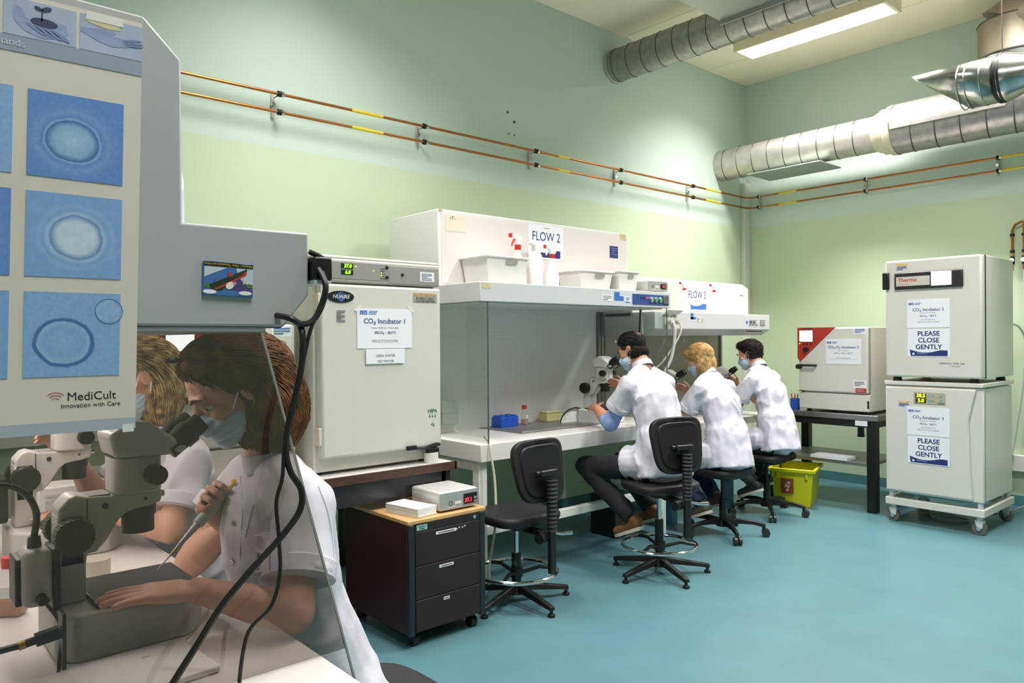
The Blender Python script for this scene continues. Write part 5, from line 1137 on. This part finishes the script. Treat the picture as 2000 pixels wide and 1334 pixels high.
def person(label, D):
    base = V(D['base']); t = thing('person', label, 'person', base)
    C = V(D['head']); F = V(D['face']).normalized(); S_ = V(D['side']).normalized(); S_ = (S_-F*S_.dot(F)).normalized(); U_ = S_.cross(F); fr = (S_, F, U_)
    k = D.get('k', 1); vx = D.get('voxel', .006); L, R = D['L'], D['R']; N, CH, WA, PE = V(D['neck']), V(D['chest']), V(D['waist']), V(D['pelvis'])
    side = (V(R['sh'])-V(L['sh'])).normalized(); SK = D['skin']
    # body: one continuous figure
    b = MB(base); headprims(b, C, fr, k*.98, D.get('male'))
    nk = .05 if D.get('male') else .043
    b.rc(C-U_*.05-F*.025, N, nk, nk*1.15); b.rc(N-V((0, 0, .03)), CH, .05, .07, side, 1.2); b.rc(CH, WA, .08, .08, side, 1.2); b.rc(WA, PE, .08, .085, side, 1.2)
    for A in (L, R):
        sh, el, wr = V(A['sh']), V(A['el']), V(A['wr']); am = D.get('arm', 1)
        b.rc(N, sh-V((0, 0, .02)), .034, .034); b.rc(sh, el, .046*am, .041*am); mid = el.lerp(wr, .32); b.rc(el, mid, .040*am, .042*am); b.rc(mid, wr, .042*am, .0265*am, A['hs'], 1.12)
        hand(b, wr, A['hd'], A['hn'], A['hs'], A['curl'], D.get('hk', .95), thumb=A.get('thumb', .6), spread=A.get('spread', .05))
        hp, kn, an = V(A['hip']), V(A['kn']), V(A['an']); b.rc(hp, kn, .06, .045); b.rc(kn, an, .045, .035); b.rc(PE, hp, .07, .06)
        b.rc(an, V(A['toe']), .03, .022)
    remesh(b, vx, D.get('it', 3), 'body', SK, t)
    # eyes, brows
    for s_ in (-1, 1):
        e = MB(base); ellp(e, C, fr, (s_*.031*k, .0675*k, .003*k), (.0125*k, .0115*k, .0115*k)); eo = e.build('eye', EYEW, t)
        e = MB(base); ellp(e, C, fr, (s_*.031*k, .0775*k, .000*k), (.0055*k, .0028*k, .0055*k), 12, 8); e.build('iris', IRIS, eo)
        pts = [C+S_*(s_*x*k)+F*(y*k)+U_*(z*k) for x, y, z in ((.014, .0925, .026), (.03, .0905, .033), (.047, .079, .028))]
        MB(base).tube(pts, [.0035, .0042, .002], 8).build('eyebrow', D['hairm'], t)
    # mask
    m_ = MB(base); E2 = lambda c, r: ellp(m_, C, fr, tuple(x*k for x in c), tuple(x*k for x in r))
    E2((0, .045, -.058), (.060, .061, .050)); E2((0, .092, -.038), (.030, .026, .028)); E2((0, .075, -.085), (.036, .028, .032))
    def pleat(co, no):
        h = (co-np.array(C)) @ np.array(U_)
        return co + no*(.0016*np.sin(h*420)+.0008)[:, None]
    mk = remesh(m_, .005, 3, 'face_mask', MASKM, t, pleat)
    for s_ in (-1, 1):
        for a, q in (((s_*.057, .040, -.030), (s_*.079, -.006, .016)), ((s_*.054, .03, -.085), (s_*.079, -.012, -.030))):
            A, B = [C+S_*(c[0]*k)+F*(c[1]*k)+U_*(c[2]*k) for c in (a, q)]
            MB(base).tube([A, A.lerp(B, .5)+S_*(s_*.004), B], .0017, 6).build('ear_loop', STRAP, mk)
    # coat
    c = MB(base); cr = D.get('coat', 1.0)
    c.rc(PE-V((0, 0, .0)), WA, .125*cr, .118*cr, side, 1.32); c.rc(WA, CH, .118*cr, .125*cr, side, 1.32); c.rc(CH, N-V((0, 0, .035)), .12*cr, .062, side, 1.5); c.rc(N-V((0, 0, .04)), N-V((0, 0, .006)), .07, nk*1.32)
    c.rc(V(L['sh'])-V((0, 0, .008)), V(R['sh'])-V((0, 0, .008)), .060, .060); [c.rc(N.lerp(V(A_['sh']), .12)-V((0, 0, .012)), V(A_['sh']), .062, .060) for A_ in (L, R)]
    for p0, p1, r0, r1, wd, asp in D.get('skirt', ()): c.rc(p0, p1, r0, r1, wd, asp, flat1=True)
    for A in (L, R):
        sh, el = V(A['sh']), V(A['el']); e_ = sh.lerp(el, A.get('sl', .72)); c.rc(sh, e_, .064*cr, A.get('sr', .064)*cr, flat1=True)
    remesh(c, max(vx, .008), D.get('cit', 5), 'lab_coat', COATM, t, folds(D.get('fold', .012), 8.5, D.get('seed', 0)))
    nb = (C-U_*.05-F*.025); ax = (nb-N).normalized()
    MB(base).lathe([(nk*1.32, .02), (nk*1.42, .0), (nk*1.30, .040), (nk*1.2, .040)], N, ax, 28).build('collar', COATM, t)
    for A in (L, R):
        sh, el = V(A['sh']), V(A['el']); e_ = sh.lerp(el, A.get('sl', .72)); dx = (el-sh).normalized(); r = A.get('sr', .064)*cr
        MB(base).lathe([(r*.98, -.034), (r*1.015, -.031), (r*1.015, .001), (r*.95, .002)], e_, dx, 26).build('sleeve_hem', COATM, t)
        if 'cuff' in D:
            q0, q1 = e_.lerp(el, .3), el.lerp(V(A['wr']), .30)
            cf = MB(base); cf.rc(e_, el, .052, .050); cf.rc(el, q1, .050, .052, flat1=True); remesh(cf, .008, 3, 'rolled_cuff', D['cuff'], t, folds(.006, 16, 3))
    # trousers, shoes
    tr = MB(base)
    for A in (L, R):
        hp, kn, an = V(A['hip']), V(A['kn']), V(A['an']); tr.rc(PE, hp, .10, .09); tr.rc(hp, kn, .088, .066); tr.rc(kn, an, .066, .056, flat1=True)
    remesh(tr, .010, 4, 'trousers', D['trm'], t, folds(.007, 10, 5))
    for A in (L, R):
        an, toe, heel = V(A['an']), V(A['toe']), V(A['heel']); dn = (toe-heel).normalized(); sd = side; upv = sd.cross(dn); upv = upv if upv.dot(an-heel) > 0 else -upv
        sh_ = MB(base); sh_.rc(heel+upv*.03, toe+upv*.022, .036, .032, sd, 1.12); sh_.rc(heel+upv*.04, an-(an-heel)*.2, .038, .041); sh_.rc(heel+upv*.04, heel.lerp(toe, .55)+upv*.04, .036, .03)
        so = remesh(sh_, .008, 3, 'shoe', D['shoem'], t)
        o = MB(base); ol = [(-.04, -.03), (-.045, 0), (-.04, .03)]; n_ = 22; vs = []
        Ls = (toe-heel).length+.065
        for zz in (-.014, .006):
            for i in range(n_):
                a = 2*PI*i/n_; w_ = .043-.005*math.cos(a); vs.append(heel.lerp(toe, .5)+dn*(Ls/2*math.cos(a)*(1 if abs(math.cos(a)) < .9 else 1))+sd*(w_*math.copysign(abs(math.sin(a))**.7, math.sin(a)))+upv*zz)
        o.add(vs, [tuple(range(n_-1, -1, -1)), tuple(range(n_, 2*n_))]+[(i, (i+1) % n_, n_+(i+1) % n_, n_+i) for i in range(n_)]).build('sole', D.get('solem', M('sole_white', (206, 198, 184), .6)), so)
    # hair
    H = D['hair']; Fh = V(D['fwd']); Sd = V(D['side']); ells = []
    hb = MB(base)
    for (a, bz, sy, ra, rs, rz) in H['ells']:
        ctr = C + Fh*a + Sd*sy + V((0, 0, bz)); Rm = Matrix((Sd, Fh, V((0, 0, 1)))).transposed(); hb.ell(ctr, (rs, ra, rz), Rm, 24, 16); ells.append((ctr, (rs, ra, rz), Rm.transposed()))
    ho = remesh(hb, .008, 6, 'hair', D['hairm'], t, lambda co, no: co - no*.004)
    st = MB(base); nst, stepn, ln, rad = H['n'], H.get('seg', 9), H['len'], H.get('rad', .0024)
    ok = H.get('keep', lambda a, s, z: True); made = 0; tries = 0
    while made < nst and tries < nst*6:
        tries += 1
        ctr, rr, Rt = ells[int(rng.integers(len(ells)))] if rng.random() < .6 else ells[0]
        v = V(rng.normal(size=3)).normalized(); p = ctr + Rt.transposed() @ V((v.x*rr[0], v.y*rr[1], v.z*rr[2]))
        loc = p-C; a_, s_, z_ = loc.dot(Fh), loc.dot(Sd), loc.z
        if v.z < H.get('vmin', -.3) or not ok(a_, s_, z_): continue
        if any((lambda w: (w.x/q[0])**2+(w.y/q[1])**2+(w.z/q[2])**2)(Rm @ (p-c_)) < .8 for c_, q, Rm in ells): continue
        pts = []; off = 1.0+rng.uniform(-.015, H.get('puff', .035)); jit = V(rng.normal(size=3))*H.get('jit', .25); l_ = ln*rng.uniform(.6, 1.15)
        for j in range(stepn):
            best = min(ells, key=lambda E_: (lambda w: (w.x/E_[1][0])**2+(w.y/E_[1][1])**2+(w.z/E_[1][2])**2)(E_[2] @ (p-E_[0])))
            w = best[2] @ (p-best[0]); kk = math.sqrt((w.x/best[1][0])**2+(w.y/best[1][1])**2+(w.z/best[1][2])**2)
            if kk < off or kk > off+.05: p = best[0] + (p-best[0])*(off/max(kk, .01))
            pts.append(p.copy())
            wd = min(1, max(0, (H['top']-(p.z-C.z))/H['drop'])); out = Sd*((p-C).dot(Sd)*H.get('out', 3))
            dr = (-Fh*(1-wd)+V((0, 0, -1))*wd*1.3+out*.3+jit*.35*(1+.6*math.sin(j*1.1+made))).normalized(); p = p + dr*(l_/stepn)
            if p.z < C.z + H['minz'] or not ok((p-C).dot(Fh), (p-C).dot(Sd), p.z-C.z): break
        if len(pts) < 3: continue
        st.tube(pts, [rad*.7, rad, rad*.9, rad*.35], 4, cap=False); made += 1
    o = st.build('hair_strands', D['hairm'], ho, ang=180)
    o['kind'] = 'stuff'
    return t, fr

# woman 1 (brown hair), facing -X
def women(dx, dy, dz, d):
    s = lambda p: (p[0]+dx, p[1]+dy, p[2]+dz)
    D = dict(base=s((.80, 1.66, -dz)), head=s((.622, 1.66, 1.352)), face=(-.788, 0, -.616), side=(0, 1, 0), fwd=(-1, 0, 0), k=.97, hk=1.04, arm=.92,
             neck=s((.715, 1.66, 1.165)), chest=s((.728, 1.66, 1.04)), waist=s((.755, 1.66, .86)), pelvis=s((.84, 1.66, .64)), coat=.98,
             skirt=[(s((.84, 1.66, .64)), s((.88, 1.66, .50)), .13, .15, (0, 1, 0), 1.35)], trm=TROUSER, shoem=BLACKR, hairm=HAIR_BROWN, skin=SKIN)
    for sd, y in (('L', -1), ('R', 1)):
        D[sd] = dict(hip=s((.84, 1.66+.09*y, .61)), kn=s((.44, 1.66+.11*y, .60)), an=s((.52, 1.66+.1*y, .20)), toe=s((.40, 1.66+.1*y, .14)), heel=s((.56, 1.66+.1*y, .14)))
    D.update(d); return D, s
D, s = women(0, 0, 0, dict(voxel=.0033, seed=1, fold=.008, cit=4, it=3))
D['L'].update(sh=s((.722, 1.485, 1.098)), el=s((.645, 1.385, .912)), wr=s((.490, 1.478, .972)), hd=(-.93, .34, .05), hn=(0, .05, -1), hs=(0, 1, 0), curl=.10, thumb=.35, sl=.70, sr=.074, spread=.07)
D['R'].update(sh=s((.722, 1.835, 1.098)), el=s((.60, 1.862, .915)), wr=s((.652, 1.742, 1.022)), hd=(-.60, -.05, .80), hn=(.1, -1, .05), hs=(.76, .26, .59), curl=[1.12, 1.14, 1.16, 1.16], thumb=.55, sl=.42, sr=.078)
D['hair'] = dict(ells=[(-.020, .046, 0, .120, .098, .077), (-.090, -.05, 0, .083, .102, .116), (.056, .040, 0, .052, .072, .034)], n=4600, len=.27, seg=11, rad=.00105, top=.085, drop=.17, minz=-.175, out=2, jit=.2, puff=.06,
                 keep=lambda a, s_, z: z > -.18 and not (a > .0 and z < -.03+.35*a) )
W1, fr1 = person('woman with wavy brown bob, face mask and white coat pipetting behind the glass shield', D)
base = V(D['base'])
# coat details of the first woman: pocket, press studs, badge
def cast(px, py_):
    """the point of the coat that one sees at this place of the photograph"""
    mi = coat1.matrix_world.inverted(); o_ = V((0, 0, 1.45)); d_ = (dv + r2*((px-1000)/1452.3) - u2*((py_-667)/1452.3)).normalized()
    hit, loc, nrm, _ = coat1.ray_cast(mi @ o_, (mi.to_3x3() @ d_).normalized())
    return (coat1.matrix_world @ loc, V(nrm)) if hit else (None, None)
coat1 = [c for c in W1.children if c.name.startswith('lab_coat')][0]
bpy.context.view_layer.update()
def patch(quad, name, mat, lift=.0025, nx=8, nz=8):
    vs = []; (ax0, ay0), (bx, by), (cx_, cy_), (dx_, dy_) = quad
    for i in range(nx+1):
        for j in range(nz+1):
            u, w = i/nx, j/nz
            p, n = cast((ax0*(1-u)+bx*u)*(1-w)+(dx_*(1-u)+cx_*u)*w, (ay0*(1-u)+by*u)*(1-w)+(dy_*(1-u)+cy_*u)*w)
            if p is None: return None
            vs.append(p+n*lift)
    return MB(base).add(vs, [(i*(nz+1)+j, i*(nz+1)+j+1, (i+1)*(nz+1)+j+1, (i+1)*(nz+1)+j) for i in range(nx) for j in range(nz)]).build(name, mat, coat1, ang=180)
def strip(pts, name, mat, r=.0011):
    q = [cast(*p) for p in pts]
    if all(p is not None for p, n in q): MB(base).tube([p+n*.0012 for p, n in q], r, 5, smooth=3).build(name, mat, coat1)
patch([(472, 1052), (562, 1034), (566, 1108), (480, 1122)], 'breast_pocket', COATM, .003)
strip([(472, 1051), (500, 1046), (530, 1040), (562, 1033)], 'pocket_seam', COATB)
strip([(496, 985), (488, 1010), (482, 1035), (480, 1052)], 'seam', COATB)
strip([(470, 930), (474, 1000), (470, 1080), (474, 1150)], 'seam', COATB)
strip([(606, 915), (622, 950), (640, 1000), (650, 1060), (654, 1110)], 'seam', COATB)
o = patch([(496, 1078), (529, 1077), (530, 1115), (497, 1115)], 'badge', M('badge_cream', (206, 204, 206), .7), .0045)
p, n = cast(513, 1088); q, n2 = cast(513, 1106)
if p and q:
    n.normalize(); xr = V((.66, -.75, 0)); xr = (xr-n*xr.dot(n)).normalized(); yr = n.cross(xr); mm = Matrix((xr, yr, n)).transposed().to_euler()
    SL = M('print_slate2', (44, 52, 70), .6)
    a_ = p+n*.007-base
    for tx, sz, dyy in (('Universiteit', .0062, -.0165), ('Antwerpen', .0062, -.0235)): text(tx, sz, SL, coat1, a_+yr*dyy, mm, ext=.0002)
    em = [(-.007, .008), (-.007, 0), (-.004, -.006), (.002, -.006), (.005, -.001), (.005, .003)]
    MB(base).tube([base+a_+xr*x+yr*y for x, y in em], .0012, 6, smooth=4).build('emblem', SL, coat1)
    MB(base).tube([base+a_+xr*x+yr*y for x, y in ((-.002, .0015), (.004, .0005), (.010, .002))], .0011, 6, smooth=4).build('emblem', SL, coat1)
for px, py_ in ((463, 948), (458, 1022), (455, 1096), (463, 1168)):
    p, n = cast(px, py_)
    if p: MB(base).cyl(p, p+n*.003, .0058, n=14).torus(p+n*.003, .0044, .0014, n, 14, 6).build('press_stud', CHROME, coat1)
t = thing('pipette', 'grey hand pipette with yellow tip held by the brown-haired woman', 'pipette', (.47, 1.665, .972))
a, b_ = V((.47, 1.665, .968)), V((.642, 1.726, 1.102)); ax = (b_-a)
P_ = lambda f: a+ax*f
GR = M('pipette_grey', (176, 182, 184), .35)
MB(a).cyl(P_(.0), P_(.16), .0008, .0022, n=10).build('tip_end', M('tip_clear', (220, 214, 180), .3), t); MB(a).cyl(P_(.16), P_(.30), .0022, .0036, n=12).build('yellow_tip', M('tip_amber', (206, 170, 60), .3), t)
MB(a).cyl(P_(.28), P_(.55), .0042, .0085, n=14).build('shaft', GR, t); MB(a).cyl(P_(.55), P_(.98), .0125, .0135, n=18).cyl(P_(.98), P_(1.02), .016, .013, n=18).build('handle', GR, t)
MB(a).cyl(P_(1.02), P_(1.10), .006, n=12).cyl(P_(1.10), P_(1.125), .0095, n=14).build('plunger', YELLOWT, t)

# woman 2, blonde streaked hair with a clip
D, s = women(.002, .765, -.002, dict(voxel=.006, seed=7, hairm=HAIR_STREAK))
D['L'].update(sh=s((.722, 1.485, 1.098)), el=s((.655, 1.43, .925)), wr=s((.515, 1.56, .985)), hd=(-.97, .1, .02), hn=(0, .05, -1), hs=(0, 1, 0), curl=.10, thumb=.35, sl=.66, sr=.07)
D['R'].update(sh=s((.722, 1.835, 1.098)), el=s((.555, 1.80, .965)), wr=s((.485, 1.745, 1.10)), hd=(-.55, -.1, .8), hn=(-.5, -.6, -.3), hs=(-.2, -.9, .1), curl=.55, thumb=.7, sl=.66, sr=.07)
D['hair'] = dict(ells=[(-.012, .048, 0, .116, .088, .074), (-.072, -.055, 0, .066, .094, .112)], n=1500, len=.24, seg=10, rad=.0017, top=.085, drop=.14, minz=-.17, out=2, jit=.15,
                 keep=lambda a, s_, z: z > -.18 and not (a > .0 and z < -.03+.35*a))
W2, fr2 = person('woman with streaked blonde hair and dark hair clip working beyond the first microscope', D)
hc = V(D['head'])+V((.085, -.085, .045)); b0 = V(D['base'])
MB(b0).ell(hc, (.02, .008, .009)).ell(hc+V((.012, -.004, .004)), (.01, .006, .008)).build('hair_clip', BLACK, W2)

# the three at the far benches, facing +Y
def bench_person(o, label, d, dz=0):
    s = lambda p: (p[0]+o[0], p[1]+o[1], p[2]+o[2])
    D = dict(base=(o[0]+3.79, o[1]+2.88, 0), head=s((3.835, 3.15, 1.375)), face=(-.25, .85, -.469), side=(1, 0, 0), fwd=(0, 1, 0), voxel=.007, arm=1.0, male=True, it=3,
             neck=s((3.825, 3.055, 1.258)), chest=s((3.81, 2.955, 1.06)), waist=s((3.79, 2.885, .84)), pelvis=s((3.77, 2.86, .66)), coat=1.06, hairm=HAIR_BLACK, skin=SKIN2, trm=TROUSER, shoem=M('shoe_brown', (118, 78, 38), .6, var=.12, bump=.1),
             skirt=[(s((3.79, 2.89, .86)), s((3.765, 2.84, .59)), .135, .152, (1, 0, 0), 1.35), (s((3.69, 2.93, .68)), s((3.65, 3.06, .665)), .118, .104, (1, 0, 0), 1.1), (s((3.87, 2.93, .68)), s((3.90, 3.06, .665)), .118, .104, (1, 0, 0), 1.1)])
    D['L'] = dict(sh=s((3.645, 3.02, 1.155)), el=s((3.625, 3.165, .905)), wr=s((3.70, 3.345, .985)), hd=(.35, .9, .15), hn=(.6, .0, -.7), hs=(.6, -.3, .4), curl=.45, sl=.62, sr=.074,
                  hip=s((3.68, 2.90, .645)), kn=s((3.62, 3.385, .61)), an=s((3.635, 3.0, .335)), toe=s((3.64, 3.11, .205)), heel=s((3.635, 2.945, .275)))
    D['R'] = dict(sh=s((4.0, 3.02, 1.155)), el=s((4.07, 3.18, .935)), wr=s((3.99, 3.34, 1.10)), hd=(-.3, .8, .5), hn=(-.8, .1, -.1), hs=(-.2, -.5, .8), curl=.5, sl=.62, sr=.074,
                  hip=s((3.86, 2.90, .645)), kn=s((3.92, 3.34, .61)), an=s((3.90, 3.06, .345)), toe=s((3.90, 3.17, .225)), heel=s((3.895, 3.0, .285)))
    for kk, v in d.items():
        if kk in ('L', 'R'): D[kk].update(v)
        else: D[kk] = v
    return person(label, D)[0]
man = bench_person((0, 0, 0), 'man with thinning black hair, white coat and brown shoes at the pale microscope', dict(seed=11, cuff=SHIRT_B,
    hair=dict(ells=[(.008, .050, 0, .102, .080, .075), (-.045, -.012, 0, .062, .078, .058)], n=1300, len=.045, seg=5, rad=.0014, top=.06, drop=.12, minz=-.062, jit=.3, puff=.02, vmin=-.6, keep=lambda a, s_, z: not (a > .05 and z < .03))))
bench_person((1.0, .17, -.085), 'woman with short blonde hair and white coat at the middle of the far benches', dict(seed=23, male=False, hairm=HAIR_BLOND, skin=SKIN, k=.97, coat=1.02, trm=TROUSER_N, shoem=M('shoe_grey', (96, 84, 72), .7),
    hair=dict(ells=[(-.005, .043, 0, .108, .090, .084), (-.062, -.04, 0, .062, .093, .095), (.055, .045, -.02, .06, .06, .04)], n=1100, len=.20, seg=9, rad=.0017, top=.08, drop=.15, minz=-.14, out=2, jit=.1, keep=lambda a, s_, z: not (a > .0 and z < -.03+.35*a))))
bench_person((1.86, .26, -.06), 'young man with thick dark hair, face mask and white coat at the third far microscope', dict(seed=37, hairm=HAIR_DARK, skin=SKIN, coat=.98, trm=TROUSER_O, shoem=M('shoe_black', (34, 33, 36), .6), face=(-.25, .87, -.42),
    hair=dict(ells=[(-.012, .045, 0, .104, .085, .080), (-.05, -.0, 0, .062, .081, .062), (.06, .065, -.01, .05, .06, .04)], n=1100, len=.06, seg=6, rad=.0016, top=.06, drop=.14, minz=-.062, jit=.9, puff=.07, vmin=-.4, keep=lambda a, s_, z: not (a > .03 and z < .03))))


ctr = V((3.835, 3.158, 1.415)); dd = V((.05, -.50, .84)).normalized(); xx = dd.orthogonal().normalized(); yy_ = dd.cross(xx); vs = [ctr+V((dd.x*.083, dd.y*.102, dd.z*.085))*1.045]; fs = []; n_ = 20
for r_, kk in ((.12, 1.044), (.24, 1.042), (.36, 1.036), (.44, 1.0)):
    for i in range(n_):
        a = 2*PI*i/n_; q = (dd*math.cos(r_) + (xx*math.cos(a)+yy_*math.sin(a)*.85)*math.sin(r_)); vs.append(ctr+V((q.x*.083, q.y*.102, q.z*.085))*kk)
fs = [(0, 1+i, 1+(i+1) % n_) for i in range(n_)]+[(1+j*n_+i, 1+(j+1)*n_+i, 1+(j+1)*n_+(i+1) % n_, 1+j*n_+(i+1) % n_) for j in range(3) for i in range(n_)]
MB(V((3.79, 2.88, 0))).add(vs, fs).build('bald_patch', M('thin_hair_scalp', (92, 66, 54), .6, var=.15, scale=60), man, ang=180)
